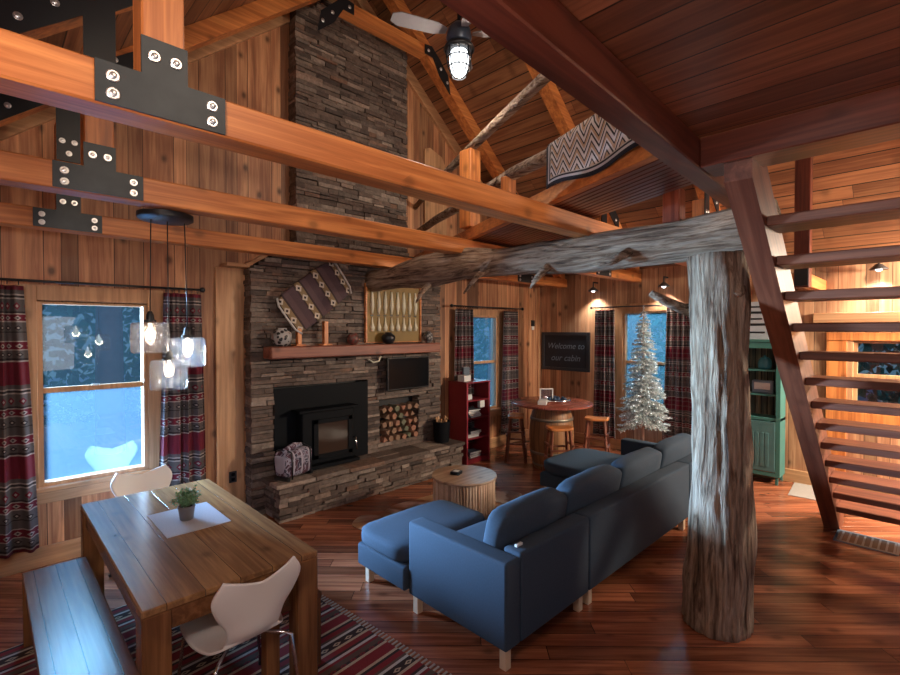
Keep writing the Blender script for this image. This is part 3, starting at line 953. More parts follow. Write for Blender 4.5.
t = thing('dining_table', 'brown plank dining table with thick square legs', 'table', (.92, 3.37, .0))
bm = new(); bx(bm, -.43, .43, -.92, .92, .715, .75, .006); obj('tabletop', bm, 'tabletop', t)
bm = new()
bx(bm, -.415, -.385, -.80, .80, .62, .715); bx(bm, .385, .415, -.80, .80, .62, .715); bx(bm, -.31, .31, -.905, -.875, .62, .715); bx(bm, -.31, .31, .875, .905, .62, .715)
obj('apron', bm, 'walnut_y', t)
for sx in (-1, 1):
    for sy in (-1, 1):
        bm = new(); bx(bm, min(sx * .43, sx * .31), max(sx * .43, sx * .31), min(sy * .92, sy * .80), max(sy * .92, sy * .80), .010, .7145, .005); obj('leg', bm, 'walnut_z', t)

def bench(loc, label):
    t = thing('dining_bench', label, 'bench', loc, 0, 'benches at the dining table')
    bm = new(); bx(bm, -.165, .165, -.82, .82, .415, .45, .005); obj('seat', bm, 'bench', t)
    bm = new(); bx(bm, -.15, -.125, -.72, .72, .33, .415); bx(bm, .125, .15, -.72, .72, .33, .415); obj('apron', bm, 'walnut_y', t)
    for sx in (-1, 1):
        for sy in (-1, 1):
            bm = new(); bx(bm, min(sx * .165, sx * .09), max(sx * .165, sx * .09), min(sy * .81, sy * .73), max(sy * .81, sy * .73), .010, .4145, .004); obj('leg', bm, 'walnut_z', t)
    return t
bench((.33, 3.25, 0), 'long brown wooden bench at left of the dining table, catching blue window light')
b2 = bench((1.26, 3.36, 0), 'second bench tucked under the right side of the dining table')

def chair(loc, rz, label):
    t = thing('shell_chair', label, 'chair', loc, rz, 'white shell chairs at the dining table')
    # profile of the moulded ply from seat front (y=+.24) to back top
    def prof(v):
        pts = [(.25, .425), (.20, .445), (.0, .43), (-.13, .44), (-.20, .50), (-.225, .60), (-.25, .70), (-.28, .80)]
        k = v * (len(pts) - 1); i = min(int(k), len(pts) - 2); f = k - i
        p0, p1, p2, p3 = pts[max(i - 1, 0)], pts[i], pts[i + 1], pts[min(i + 2, len(pts) - 1)]
        def cr(a, b, c, d): return .5 * ((2 * b) + (-a + c) * f + (2 * a - 5 * b + 4 * c - d) * f * f + (-a + 3 * b - 3 * c + d) * f ** 3)
        return cr(p0[0], p1[0], p2[0], p3[0]), cr(p0[1], p1[1], p2[1], p3[1])
    def hw(v):
        ks = [(0, .14), (.1, .20), (.25, .225), (.40, .195), (.53, .138), (.66, .145), (.79, .20), (.90, .225), (1., .18)]
        for (a, wa), (b, wb) in zip(ks, ks[1:]):
            if v <= b:
                i = [k[0] for k in ks].index(a); f = (v - a) / (b - a)
                w0 = ks[max(i - 1, 0)][1]; w3 = ks[min(i + 2, len(ks) - 1)][1]
                return .5 * (2 * wa + (wb - w0) * f + (2 * w0 - 5 * wa + 4 * wb - w3) * f * f + (3 * wa - w0 - 3 * wb + w3) * f ** 3)
        return ks[-1][1]
    def fn(u, v):
        s = u * 2 - 1
        y, z = prof(v)
        w = hw(v)
        cup = .03 * s * s
        x = s * w
        if v > .5:
            z += (.030 * abs(s) ** 1.6 - .022 * (1 - abs(s))) * ((v - .5) / .5) ** 3
            y += cup * .9
        else:
            z += cup * .35 * (1 - v)
        return (x, y, z)
    o = cloth_grid('shell', 'white', fn, 26, 56, .011, t)
    bm = new()
    bx(bm, -.09, .09, -.10, .09, .408, .424, .004); obj('seat_mount', bm, 'chrome', t)
    for sx, sy in ((-1, 1), (1, 1), (-1, -1), (1, -1)):
        bm = new()
        tube(bm, [(sx * .05, sy * .05, .412), (sx * .17, sy * .17, .405), (sx * .195, sy * .195, .39), (sx * .235, sy * .225, .012)], .009, 8)
        obj('leg', bm, 'chrome', t, True)
        bm = new(); tube(bm, [(sx * .235, sy * .225, .011), (sx * .236, sy * .226, .03)], .013, 8); obj('foot_cap', bm, 'black', t)
    return t
chair((.945, 2.56, 0), R(4), 'white moulded shell chair with metal legs at the near end of the dining table')
chair((.97, 4.44, 0), R(184), 'white moulded shell chair at the window end of the dining table')

# placemat, pot plant
t = NT('ribbed_placemat')
o_ = t.xyz(); f = t.M('FRACT', t.M('MULTIPLY', o_[1], 55.))
MT['mat'] = t.fin(t.ramp(f, [(0., (.55, .55, .62)), (.35, (.30, .31, .38)), (.5, (.55, .55, .62))]), .8)
bm = new(); bx(bm, -.185, .185, -.24, .24, 0, .004)
tag(obj('placemat', bm, 'mat', None, False, (.965, 3.46, .7502)), 'ribbed white and grey placemat on the dining table', 'placemat')
t = thing('potted_plant', 'small green leafy plant in a grey pot on the placemat', 'plant', (.95, 3.45, .7545))
bm = new(); lathe(bm, [(.036, 0), (.040, .004), (.050, .080), (.053, .082), (.053, .092), (.046, .092), (.044, .078), (0, .076)], 24); obj('pot', bm, plain('grey_metal_pot', (.23, .21, .20), .4, .2, 12., Metallic=.4), t, True, angle=40)
bm = new(); lathe(bm, [(0, .076), (.044, .077), (.04, .084), (0, .086)], 16); obj('soil', bm, plain('potting_soil', (.03, .02, .015), .95), t)
bm = new(); bs = new()
rl = random.Random(8)
for i in range(60):
    a = rl.uniform(0, 6.283); l = rl.uniform(.05, .105); e = rl.uniform(.15, 1.5)
    p0 = Vector((.012 * math.cos(a), .012 * math.sin(a), .08))
    p1 = p0 + Vector((math.cos(a) * math.cos(e) * l * .9, math.sin(a) * math.cos(e) * l * .9, .03 + math.sin(e) * l))
    tube(bs, [p0, (p0 + p1) / 2 + Vector((0, 0, .012)), p1], .0013, 5)
    for j in range(7):
        c = p0.lerp(p1, .4 + .6 * j / 6) + Vector([rl.uniform(-.012, .012) for _ in range(3)])
        d = Vector([rl.uniform(-1, 1), rl.uniform(-1, 1), rl.uniform(-.2, .9)]).normalized() * rl.uniform(.010, .016)
        s = d.cross(Vector([rl.uniform(-1, 1) for _ in range(3)])).normalized() * .007
        n = d.cross(s).normalized() * .002
        vv = [bm.verts.new(c), bm.verts.new(c + d * .6 + s + n), bm.verts.new(c + d * 1.5), bm.verts.new(c + d * .6 - s + n)]
        bm.faces.new(vv)
obj('leaves', bm, plain('sage_green_leaves', (.13, .27, .13), .5, .5, 60.), t); obj('stems', bs, plain('plant_stem', (.12, .16, .06), .6), t)

# ---------------------------------------------------------------- pendant lamp (three glass jars)
t = thing('pendant_lamp', 'black ceiling plate with three clear glass jar pendants above the dining table', 'pendant lamp', (.88, 3.60, 2.0))
bm = new(); lathe(bm, [(0, .725), (.15, .725), (.165, .735), (.165, .765), (0, .768)], 32); obj('canopy', bm, 'black', t, True, angle=40)
for dx, dy, zt in ((-.09, .02, .05), (.13, .01, -.05), (.02, .03, -.20)):
    bm = new(); tube(bm, [(dx * .9, dy, .728), (dx, dy, zt + .07)], .0035, 6); obj('cord', bm, 'black', t, True)
    bm = new(); lathe(bm, [(0, .075), (.012, .073), (.022, .05), (.024, .02), (.036, .015), (.036, 0), (0, 0)], 16, (dx, dy, zt)); obj('socket', bm, 'black', t, True, angle=40)
    bm = new(); lathe(bm, [(.036, 0), (.100, -.004), (.110, -.02), (.112, -.10), (.110, -.185), (.104, -.20)], 32, (dx, dy, zt), False); obj('glass_shade', bm, 'jar', t, True)
    bm = new(); lathe(bm, [(.010, -.005), (.012, -.03), (.028, -.065), (.030, -.085), (.022, -.108), (0, -.118)], 16, (dx, dy, zt)); obj('bulb', bm, 'bulb', t, True)
for i, (dx, dy, zt) in enumerate(((-.09, .02, .05), (.13, .01, -.05), (.02, .03, -.20))):
    lamp('pendant_glow', 'POINT', (.88 + dx, 3.60 + dy, 2.0 + zt - .09), 3.0, (1., .75, .5), shadow_soft_size=.035)

# ---------------------------------------------------------------- curtains
def rod(name, p, q, label):
    bm = new(); tube(bm, [p, q], .011, 10)
    for e in (p, q): bmesh.ops.create_uvsphere(bm, u_segments=10, v_segments=8, radius=.026, matrix=Matrix.Translation(e))
    tag(obj(name, bm, 'black', None, True), label, 'curtain rod')
def curtain(loc, rz, w, z0, z1, mat, label, folds=5, amp=.035, seed=0., flare=.1):
    t = thing('curtain', label, 'curtain', (loc[0], loc[1], 0), rz, 'striped curtains on black rods')
    def fn(u, v):
        s = u - .5
        ww = w * (1 - flare + flare * 2 * v)
        ph = u * folds * 6.283 + seed
        x = s * ww + .012 * math.sin(ph * .5 + v * 2)
        y = amp * math.sin(ph) * (.55 + .45 * v) + .012 * math.sin(ph * 2.3 + seed)
        return (x, y, z1 + (z0 - z1) * v, u * w * 2., z1 + (z0 - z1) * v)
    cloth_grid('cloth', mat, fn, 90, 24, .004, t)
    bm = new()
    n = folds + 2
    for i in range(n):
        x = (-.5 + (i + .5) / n) * w * .88
        prev = [(x, .02 * math.cos(a), z1 + .028 + .02 * math.sin(a)) for a in [k * 6.2832 / 12 for k in range(13)]]
        tube(bm, prev, .003, 5, False)
    obj('rings', bm, 'black', t, True)
    return t
rod('curtain_rod', (-.5, 5.15, 2.40), (1.58, 5.15, 2.40), 'black rod over the window by the dining table')
curtain((.045, 5.16), 0, .46, .20, 2.355, 'curtain', 'red and grey striped curtain at far left of the photo', 4, .045, 1., .16)
curtain((1.40, 5.165), 0, .38, .22, 2.355, 'curtain', 'red and grey striped curtain right of the dining window', 4, .04, 2.3, .14)
rod('curtain_rod', (5.08, 5.15, 2.37), (6.84, 5.15, 2.37), 'black rod over the window behind the red bookcase')
curtain((5.38, 5.17), 0, .42, .22, 2.325, 'curtain_far', 'left plaid striped curtain of the window behind the red bookcase', 5, .035, .5)
curtain((6.54, 5.17), 0, .44, .22, 2.325, 'curtain_far', 'right plaid striped curtain between the window and the corner thermostat', 5, .035, 1.5)
rod('curtain_rod', (7.46, 4.16, 2.38), (7.46, 2.40, 2.38), 'black rod over the window behind the flocked tree')
curtain((7.475, 3.92), R(90), .40, .20, 2.335, 'curtain_far', 'plaid striped curtain between the chalkboard and the flocked tree', 5, .035, .2)
curtain((7.475, 2.70), R(90), .46, .20, 2.335, 'curtain_far', 'plaid striped curtain behind the flocked tree, by the log post', 5, .035, 2.)

# ---------------------------------------------------------------- sofa
t = thing('sectional_sofa', 'large U-shaped charcoal blue sectional sofa on pale wooden legs', 'sofa', (2.15, 1.73, 0))
def sb(name, a, bev=.02, puff=None, sd=0.):
    x0, x1, y0, y1, z0, z1 = a
    bm = new()
    if puff is None: bx(bm, x0 - 2.15, x1 - 2.15, y0 - 1.73, y1 - 1.73, z0, z1, bev, None, 3)
    else: pillow(bm, x0 - 2.15, x1 - 2.15, y0 - 1.73, y1 - 1.73, z0, z1, puff, 8, None, sd)
    return obj(name, bm, 'sofa', t, True, angle=50 if puff is None else None)
sb('back_frame', (2.292, 3.09, 1.73, 1.87, .12, .66)); sb('back_frame', (3.10, 5.06, 1.73, 1.87, .12, .66)); sb('back_frame', (5.07, 5.90, 1.73, 1.87, .12, .66))
sb('armrest', (2.15, 2.29, 1.73, 2.62, .12, .64)); sb('armrest', (5.76, 5.90, 1.872, 2.80, .12, .62))
sb('seat_base', (2.30, 3.05, 1.88, 2.60, .14, .30)); sb('seat_base', (3.06, 4.74, 1.88, 2.62, .14, .30)); sb('seat_base', (4.75, 5.75, 1.88, 3.32, .14, .30))
sb('chaise_base', (2.12, 3.05, 2.63, 3.22, .14, .31))
sb('chaise_cushion', (2.11, 3.05, 2.625, 3.23, .31, .45), puff=.012, sd=1); sb('seat_cushion', (2.30, 3.05, 1.90, 2.62, .31, .445), puff=.01, sd=2)
sb('seat_cushion', (3.06, 3.89, 1.90, 2.64, .30, .45), puff=.015, sd=3); sb('seat_cushion', (3.90, 4.73, 1.90, 2.64, .30, .45), puff=.015, sd=4)
sb('chaise_cushion', (4.74, 5.74, 1.90, 3.34, .30, .45), puff=.012, sd=5)
for i, (a, b) in enumerate(((2.31, 3.06), (3.08, 3.92), (3.94, 4.78), (4.82, 5.72))):
    bm = new()
    M = Matrix.Translation(((a + b) / 2 - 2.15, .25, .64)) @ Matrix.Rotation(R(12), 4, 'X')
    pillow(bm, -(b - a) / 2, (b - a) / 2, -.085, .085, -.19, .20, .022, 8, M, i * 3.)
    obj('back_cushion', bm, 'sofa', t, True)
for x, y in ((2.19, 1.77), (2.19, 2.56), (3.02, 1.78), (2.19, 3.15), (2.98, 3.15), (3.15, 1.78), (5.0, 1.78), (5.85, 1.78), (4.82, 3.26), (5.66, 3.26), (5.85, 2.74), (3.9, 2.56)):
    bm = new(); bx(bm, x - 2.175, x - 2.125, y - 1.755, y - 1.705, 0.0, .1395 if y > 2.6 else .12, .003); obj('leg', bm, 'sofa_leg', t)
bm = new(); bx(bm, 2.34 - 2.15, 2.40 - 2.15, 1.80 - 1.73, 1.82 - 1.73, .655, .675, .002); obj('care_tag', bm, 'paper', t)

# ---------------------------------------------------------------- drum coffee table, hide rug
t = thing('coffee_table', 'round drum coffee table clad in split pale branches by the sofa', 'coffee table', (3.68, 3.54, 0))
bm = new(); lathe(bm, [(.29, 0.01), (.29, .43), (.345, .431), (.35, .44), (.345, .455), (0, .455)], 40); obj('tabletop', bm, wood('drum_top_wood', (.46, .30, .19), (.30, .18, .11), 'x', .5, .5), t, True, angle=30)
def slat(i):
    r_ = random.Random(i)
    a = 6.2832 * i / 66
    bm = new()
    tube(bm, [(math.cos(a) * .318, math.sin(a) * .318, z) for z in (.004, .15, .3, .43)], [.0165 * r_.uniform(.8, 1.05) for _ in range(4)], 7, True, .002, 2., i)
    return bm
sm = [plain('split_branch_%d' % i, c, .7, .2, 25.) for i, c in enumerate(((.56, .38, .26), (.44, .28, .18), (.62, .46, .34), (.34, .20, .13)))]
for i in range(66): obj('branch_slat', slat(i), sm[random.Random(i * 7).choice((0, 0, 1, 2, 3, 1))], t, True)
t = thing('coaster_stack', 'small dark stack of square coasters on the drum coffee table', 'coasters', (3.62, 3.60, .4565), R(20))
for i in range(4):
    bm = new(); bx(bm, -.05, .05, -.05, .05, i * .008, i * .008 + .007, .002); obj('coaster', bm, 'black' if i % 2 else 'screen', t)
bm = new(); bx(bm, -.03, .03, -.03, .03, .0315, .034); obj('coaster_motif', bm, 'paper', t)
def hide():
    t = NT('brown_white_cowhide')
    f = t.noise(t.tc.outputs['Object'], 1.9, 3, .5, .6)
    c = t.ramp(f, [(.42, (.78, .66, .54)), (.50, (.42, .21, .10)), (.60, (.26, .12, .06)), (.66, (.75, .64, .52))])
    t.bump(t.noise(t.tc.outputs['Object'], 120., 3), .4, .004)
    return t.fin(c, .85)
bm = new()
out = [(-.98, .12), (-.80, .30), (-.62, .22), (-.40, .38), (-.05, .42), (.3, .46), (.55, .38), (.72, .58), (.92, .55), (.86, .34), (1.02, .10), (1.1, -.1), (.95, -.28), (1.05, -.52), (.86, -.62), (.66, -.42), (.3, -.48), (0, -.40), (-.35, -.46), (-.55, -.36), (-.72, -.58), (-.90, -.50), (-.74, -.24), (-.92, -.06)]
n = len(out); sm_ = []
for i in range(n):
    for k in range(5):
        f = k / 5
        p0, p1, p2, p3 = out[i - 1], out[i], out[(i + 1) % n], out[(i + 2) % n]
        sm_.append(tuple(.5 * ((2 * p1[j]) + (-p0[j] + p2[j]) * f + (2 * p0[j] - 5 * p1[j] + 4 * p2[j] - p3[j]) * f * f + (-p0[j] + 3 * p1[j] - 3 * p2[j] + p3[j]) * f ** 3) for j in (0, 1)))
prism(bm, sm_, 2, 0.0005, .007)
tag(obj('cowhide_rug', bm, hide(), None, False, (3.62, 3.86, 0), R(-12)), 'brown and white cowhide rug on the floor under the drum table', 'cowhide')

# ---------------------------------------------------------------- hearth and mantel objects
t = NT('patterned_textile')
o_ = t.xyz(); f = t.noise(t.tc.outputs['Object'], 14., 3, .6, 1.2)
w_ = t.M('FRACT', t.M('MULTIPLY', o_[0], 9.))
c = t.ramp(f, [(.40, (.03, .025, .05)), (.45, (.34, .32, .40)), (.50, (.30, .28, .36)), (.53, (.10, .03, .05)), (.70, (.04, .03, .05))])
MT['textile'] = t.fin(t.mix(t.M('LESS_THAN', w_, .18), c, (.4, .38, .45)), .85)
t = thing('log_carrier', 'patterned dark and white woven log carrier standing on the left of the hearth', 'log carrier', (2.40, 4.87, .414), R(20))
bm = new(); pillow(bm, -.20, .20, -.10, .10, .03, .30, .012, 6, None, 2.); obj('fabric_body', bm, 'textile', t, True)
for s in (-.14, .14):
    bm = new(); tube(bm, [(s, -.115, .02), (s, -.118, .17), (s, -.10, .30), (s, 0, .33), (s, .10, .30), (s, .118, .17)], .008, 6); obj('strap', bm, 'black', t, True)
for s in (-.17, .17):
    bm = new(); bx(bm, s - .02, s + .02, -.10, .10, 0, .035, .005); obj('foot', bm, 'black', t)
bm = new(); tube(bm, [(-.18, -.02, .305), (0, 0, .335), (.15, .03, .315)], [.03, .035, .02], 10, True, .006); obj('rolled_cloth', bm, 'textile', t, True)

t = thing('kindling_bucket', 'black metal bucket of kindling at the right end of the hearth', 'bucket', (4.66, 4.93, .414))
bm = new(); lathe(bm, [(.10, 0), (.105, .004), (.125, .28), (.132, .285), (.132, .295), (.118, .295), (.10, .03), (0, .03)], 24); obj('pail', bm, 'iron', t, True, angle=40)
rl = random.Random(3)
for i in range(7):
    a = rl.uniform(0, 6.28)
    bm = new(); bar(bm, (.03 * math.cos(a), .03 * math.sin(a), .035), (.075 * math.cos(a), .075 * math.sin(a), .33 + rl.uniform(0, .03)), .025, .022, .003); obj('kindling_stick', bm, 'trim_z', t)

def pot(loc, label, prof, mat, name='clay_pot', cat='pot'):
    t = thing(name, label, cat, loc)
    bm = new(); lathe(bm, prof, 24); obj('body', bm, mat, t, True)
    return t
def potmat(name, a, b, sc):
    t = NT(name); f = t.voro(t.tc.outputs['Object'], sc)[0]
    return t.fin(t.ramp(f, [(.0, a), (.42, b)], 'CONSTANT'), .4)
pp = [(.05, 0), (.085, .03), (.112, .085), (.105, .14), (.07, .175), (.055, .185), (.062, .20), (.05, .20), (.045, .18), (0, .17)]
pot((2.33, 5.0, 1.821), 'black and white painted round pottery jar at the left end of the mantel', pp, potmat('painted_pottery', (.015, .015, .018), (.36, .34, .33), 22.), 'pottery_jar', 'jar')
pot((3.24, 5.0, 1.821), 'small red-brown carved figure pot at the middle of the mantel', [(x * .7, z * .72) for x, z in pp], potmat('red_pottery', (.20, .04, .03), (.10, .05, .04), 30.), 'pottery_jar', 'jar')
pot((3.76, 4.98, 1.821), 'small black pottery bowl with lid in front of the framed tool display', [(x * .8, z * .75) for x, z in pp], 'black', 'pottery_jar', 'jar')
pot((4.46, 4.99, 1.821), 'small grey and white pottery jar at the right end of the mantel', [(x * .62, z * .8) for x, z in pp], potmat('grey_pottery', (.30, .28, .27), (.08, .07, .07), 30.), 'pottery_jar', 'jar')

# striped drum/saddle-blanket board on wooden stand
t = thing('blanket_display', 'tilted padded board wrapped in a striped blanket standing on the mantel', 'blanket display', (2.66, 5.0, 1.821))
TM = Matrix.Translation((.07, 0, .57)) @ Matrix.Rotation(R(-37), 4, 'Y')
bm = new(); pillow(bm, -.42, .42, -.035, .035, -.24, .24, .006, 10, None); pad = obj('padded_board', bm, 'quilt', t, True); pad.matrix_local = TM
hm = plain('pale_leather_edge', (.50, .46, .44), .5)
for s in (-1, 1):
    bm = new(); tube(bm, [(s * .40, -.03, -.24), (s * .435, -.03, -.16), (s * .44, -.03, .0), (s * .435, -.03, .16), (s * .40, -.03, .24)], .012, 8); e = obj('edge_binding', bm, hm, t, True); e.matrix_local = TM
for x, h in ((-.13, .20), (.20, .28)):
    bm = new(); bx(bm, x - .025, x + .025, -.03, .03, .015, h, .004); bx(bm, x - .06, x + .06, -.06, .06, 0, .018, .004); obj('stand_post', bm, 'beam_z', t)

# framed display of white tools (shadow box)
t = thing('framed_display', 'ochre board with two rows of pale carved spoons hanging above the mantel', 'framed display', (3.93, 5.085, 1.845))
om = plain('ochre_board', (.24, .145, .035), .6, .2, 9.)
bm = new(); bx(bm, -.44, .44, -.008, .012, 0, .73); obj('board', bm, om, t)
bm = new(); bx(bm, -.465, -.44, -.03, .012, -.01, .75, .004); bx(bm, .44, .465, -.03, .012, -.01, .75, .004); bx(bm, -.44, .44, -.03, .012, -.01, .0, .003); bx(bm, -.44, .44, -.03, .012, .73, .755, .003); obj('frame', bm, 'beam_x', t)
bone = plain('pale_carved_bone', (.74, .68, .52), .5)
for i in range(8):
    x = -.36 + i * .103
    bm = new(); tube(bm, [(x, -.016, .36), (x, -.018, .46), (x, -.018, .56), (x, -.016, .66)], [.014, .028, .022, .012], 8); obj('spoon', bm, bone, t, True)
    bm = new(); tube(bm, [(x, -.016, .14), (x, -.018, .19), (x, -.018, .25), (x, -.016, .32)], [.026, .032, .014, .010], 8); obj('spoon', bm, bone, t, True)
    bm = new(); bx(bm, x - .022, x + .022, -.014, -.0085, .335, .35); obj('hook', bm, 'black', t)

# tv on the small ledge
t = thing('television', 'small black flat television in front of the stone, below the mantel', 'television', (4.10, 4.99, 1.14))
bm = new(); bx(bm, -.36, .36, -.02, .02, .07, .50, .006); obj('case', bm, 'black', t)
bm = new(); bx(bm, -.345, .345, -.0225, -.0205, .085, .485); obj('screen', bm, 'screen', t)
bm = new(); bx(bm, -.03, .03, .0, .11, .22, .30, .003); bx(bm, -.08, .08, .085, .11, .12, .40); obj('wall_mount', bm, 'black', t)
bm = new(); tube(bm, [(4.10 - .40, 5.06, 1.66), (3.66, 5.05, 1.60), (3.58, 5.06, 1.585), (3.50, 5.06, 1.63)], .012, 6, True)
tag(obj('antler_hook', bm, bone, None, True), 'pale curved antler piece under the mantel left of the television', 'antler')

# red bookcase
t = thing('bookcase', 'narrow dark red bookcase right of the hearth', 'bookcase', (5.35, 5.03, 0))
bm = new()
bx(bm, -.26, -.24, -.18, .20, 0, 1.20, .002); bx(bm, .24, .26, -.18, .20, 0, 1.20, .002); bx(bm, -.27, .27, -.19, .20, 1.20, 1.225, .003); bx(bm, -.24, .24, .185, .20, 0, 1.20); bx(bm, -.24, .24, -.17, .185, 0, .07)
obj('carcass', bm, 'red_paint', t)
for z in (.36, .66, .93):
    bm = new(); bx(bm, -.24, .24, -.175, .185, z, z + .02); obj('shelf', bm, 'red_paint', t)
bm = new(); bx(bm, -.26, -.23, -.185, -.18, 0, 1.2); bx(bm, .23, .26, -.185, -.18, 0, 1.2); obj('face_trim', bm, plain('red_trim_edge', (.36, .04, .06), .4), t)
rb = random.Random(2)
cols = [(.55, .53, .50), (.10, .13, .17), (.30, .30, .33), (.50, .46, .40), (.07, .08, .10)]
bk = [plain('cover_%d' % i, c, .6) for i, c in enumerate(cols)]
for z, n, lab in ((.381, 4, 'on the third shelf of the red bookcase'), (.681, 5, 'on the second shelf of the red bookcase'), (.071, 3, 'on the bottom of the red bookcase')):
    zz = z
    for i in range(n):
        h = rb.uniform(.018, .03)
        ci = rb.randrange(5)
        tb = thing('book', '%s book lying %s in the stack %s' % (('pale', 'dark blue', 'grey', 'beige', 'black')[ci], ('lowest', 'second', 'third', 'fourth', 'topmost')[i if n - 1 != i else 4], lab), 'book', (5.30 + rb.uniform(-.02, .04), 4.98, zz), rb.uniform(-.1, .1), 'books lying in the red bookcase')
        bm = new(); bx(bm, -.12, .12, -.09, .09, 0, h, .002); obj('cover', bm, bk[ci], tb)
        bm = new(); bx(bm, -.118, .118, -.0915, -.0902, .003, h - .003); obj('pages', bm, 'paper', tb)
        zz += h + .0005
bm = new(); bx(bm, -.05, .05, -.03, .03, 0, .11, .003); tag(obj('game_box', bm, 'paper', None, False, (5.50, 4.93, .807)), 'white card box on top of the books on the second shelf', 'box')
bm = new(); bx(bm, -.07, .07, -.05, .05, 0, .075, .003); tag(obj('small_box', bm, 'paper', None, False, (5.22, 4.97, .951)), 'small white box on the top shelf inside the red bookcase', 'box')
bm = new(); bx(bm, -.09, .09, -.06, .06, 0, .09, .004); tag(obj('tissue_box', bm, 'paper', None, False, (5.20, 5.0, 1.226), R(10)), 'white tissue box on top of the red bookcase', 'tissue box')
t = thing('upright_book', 'tall blue-grey book standing on top of the red bookcase', 'book', (5.36, 5.12, 1.226), R(-8))
bm = new(); bx(bm, -.06, .06, -.02, .02, 0, .20, .002); obj('cover', bm, bk[1], t)
bm = new(); bx(bm, -.058, .058, -.017, .017, .2002, .2015); obj('pages', bm, 'paper', t)

# ---------------------------------------------------------------- barrel table, stools
t = thing('barrel_table', 'round reddish bar table on an old wooden barrel in the corner', 'bar table', (5.95, 3.95, 0))
bm = new(); lathe(bm, [(0, .915), (.575, .915), (.585, .92), (.585, .945), (.575, .95), (0, .95)], 48); obj('tabletop', bm, wood('red_round_top', (.42, .12, .075), (.25, .06, .04), 'x', .25, .3, .12, 'y', .004), t, True, angle=30)
bm = new(); lathe(bm, [(.25, .0), (.29, .15), (.315, .32), (.322, .46), (.315, .60), (.29, .77), (.25, .914), (0, .914)], 36)
def barrel():
    t = NT('barrel_staves')
    o = t.xyz()
    a = t.M('ARCTAN2', o[1], o[0])
    u = t.M('MULTIPLY', a, 22 / 6.2832)
    r = t.white(t.M('FLOOR', u)); g = t.M('LESS_THAN', t.M('FRACT', u), .06)
    c = t.ramp(r, [(0., (.20, .085, .035)), (1., (.36, .17, .07))])
    f = t.noise(t.vec(t.M('MULTIPLY', o[0], 20.), t.M('MULTIPLY', o[1], 20.), o[2]), 1., 4)
    c = t.mix(1., c, t.ramp(f, [(.3, .6), (.7, 1.2)]), 'MULTIPLY')
    return t.fin(t.mix(g, c, (.02, .01, .006)), .5)
obj('barrel', bm, barrel(), t, True, angle=50)
hoop = plain('barrel_hoop', (.30, .26, .20), .4, Metallic=.6)
for z, r_ in ((.05, .268), (.22, .304), (.70, .306), (.87, .270)):
    bm = new(); lathe(bm, [(r_, z), (r_ + .004, z), (r_ + .004, z + .04), (r_ - .002, z + .04)], 36, cap=False); obj('hoop', bm, hoop, t, True)
def stool(loc, rz, label, seat='beam_x'):
    t = thing('bar_stool', label, 'stool', loc, rz, 'wooden stools round the barrel table')
    bm = new()
    pillow(bm, -.17, .17, -.12, .12, .66, .70, .004, 6)
    for v in bm.verts:
        v.co.z += .25 * v.co.x ** 2 * 2 - .01
    obj('seat', bm, seat, t, True)
    L = [(sx, sy) for sx in (-1, 1) for sy in (-1, 1)]
    for sx, sy in L:
        bm = new(); bar(bm, (sx * .12, sy * .08, .66), (sx * .17, sy * .15, .0), .035, .035, .004); obj('leg', bm, 'step_z', t)
    bm = new()
    for z, f in ((.22, .9), (.40, .75)):
        w, d = .12 + .05 * f, .08 + .07 * f
        bar(bm, (-w, -d, z), (w, -d, z), .02, .025); bar(bm, (-w, d, z), (w, d, z), .02, .025)
        bar(bm, (-w, -d, z + .06), (-w, d, z + .06), .02, .025); bar(bm, (w, -d, z + .06), (w, d, z + .06), .02, .025)
    obj('stretcher', bm, 'step_x', t)
    return t
stool((5.86, 4.53, 0), R(35), 'saddle-seat wooden stool nearest the red bookcase')
stool((5.55, 3.56, 0), R(-40), 'saddle-seat wooden stool in front of the barrel, nearest the sofa')
stool((6.50, 4.42, 0), R(80), 'dark-seated stool behind the barrel table near the corner', 'sofa')
stool((6.55, 3.55, 0), R(-70), 'wooden stool right of the barrel by the far curtain')
t = thing('serving_tray', 'round metal tray holding dark pine cones on the barrel table', 'tray', (6.02, 3.92, .951))
bm = new(); lathe(bm, [(0, 0), (.20, 0), (.215, .045), (.222, .045), (.207, .0), (.20, -.0)], 32, cap=False); obj('tray_body', bm, 'chrome', t, True)
for i in range(9):
    a = i * .7; r_ = .05 + .09 * ((i * 37) % 10) / 10
    bm = new(); lathe(bm, [(0, 0), (.03, .012), (.038, .03), (.025, .055), (0, .07)], 10, (r_ * math.cos(a), r_ * math.sin(a), .004)); obj('pine_cone', bm, plain('pine_cone_blue', (.03, .06, .12), .6) if i == 0 else bpy.data.materials['pine_cone_blue'], t)
t = thing('photo_frame', 'small white open frame standing on the barrel table', 'picture frame', (5.86, 3.98, .951), R(-40))
bm = new(); bx(bm, -.10, -.085, -.008, .008, 0, .20); bx(bm, .085, .10, -.008, .008, 0, .20); bx(bm, -.10, .10, -.008, .008, .185, .20); bx(bm, -.10, .10, -.008, .008, 0, .015); bx(bm, -.10, .10, -.03, .03, -.0, .004); obj('frame', bm, 'paper', t)
bm = new(); bx(bm, -.085, .085, -.002, .002, .015, .185); obj('glass', bm, 'jar', t)
bm = new(); bx(bm, -.11, .11, -.06, .06, 0, .05, .004); tag(obj('napkin_box', bm, 'paper', None, False, (5.68, 3.92, .951), R(30)), 'white box at the left of the barrel table top', 'box')

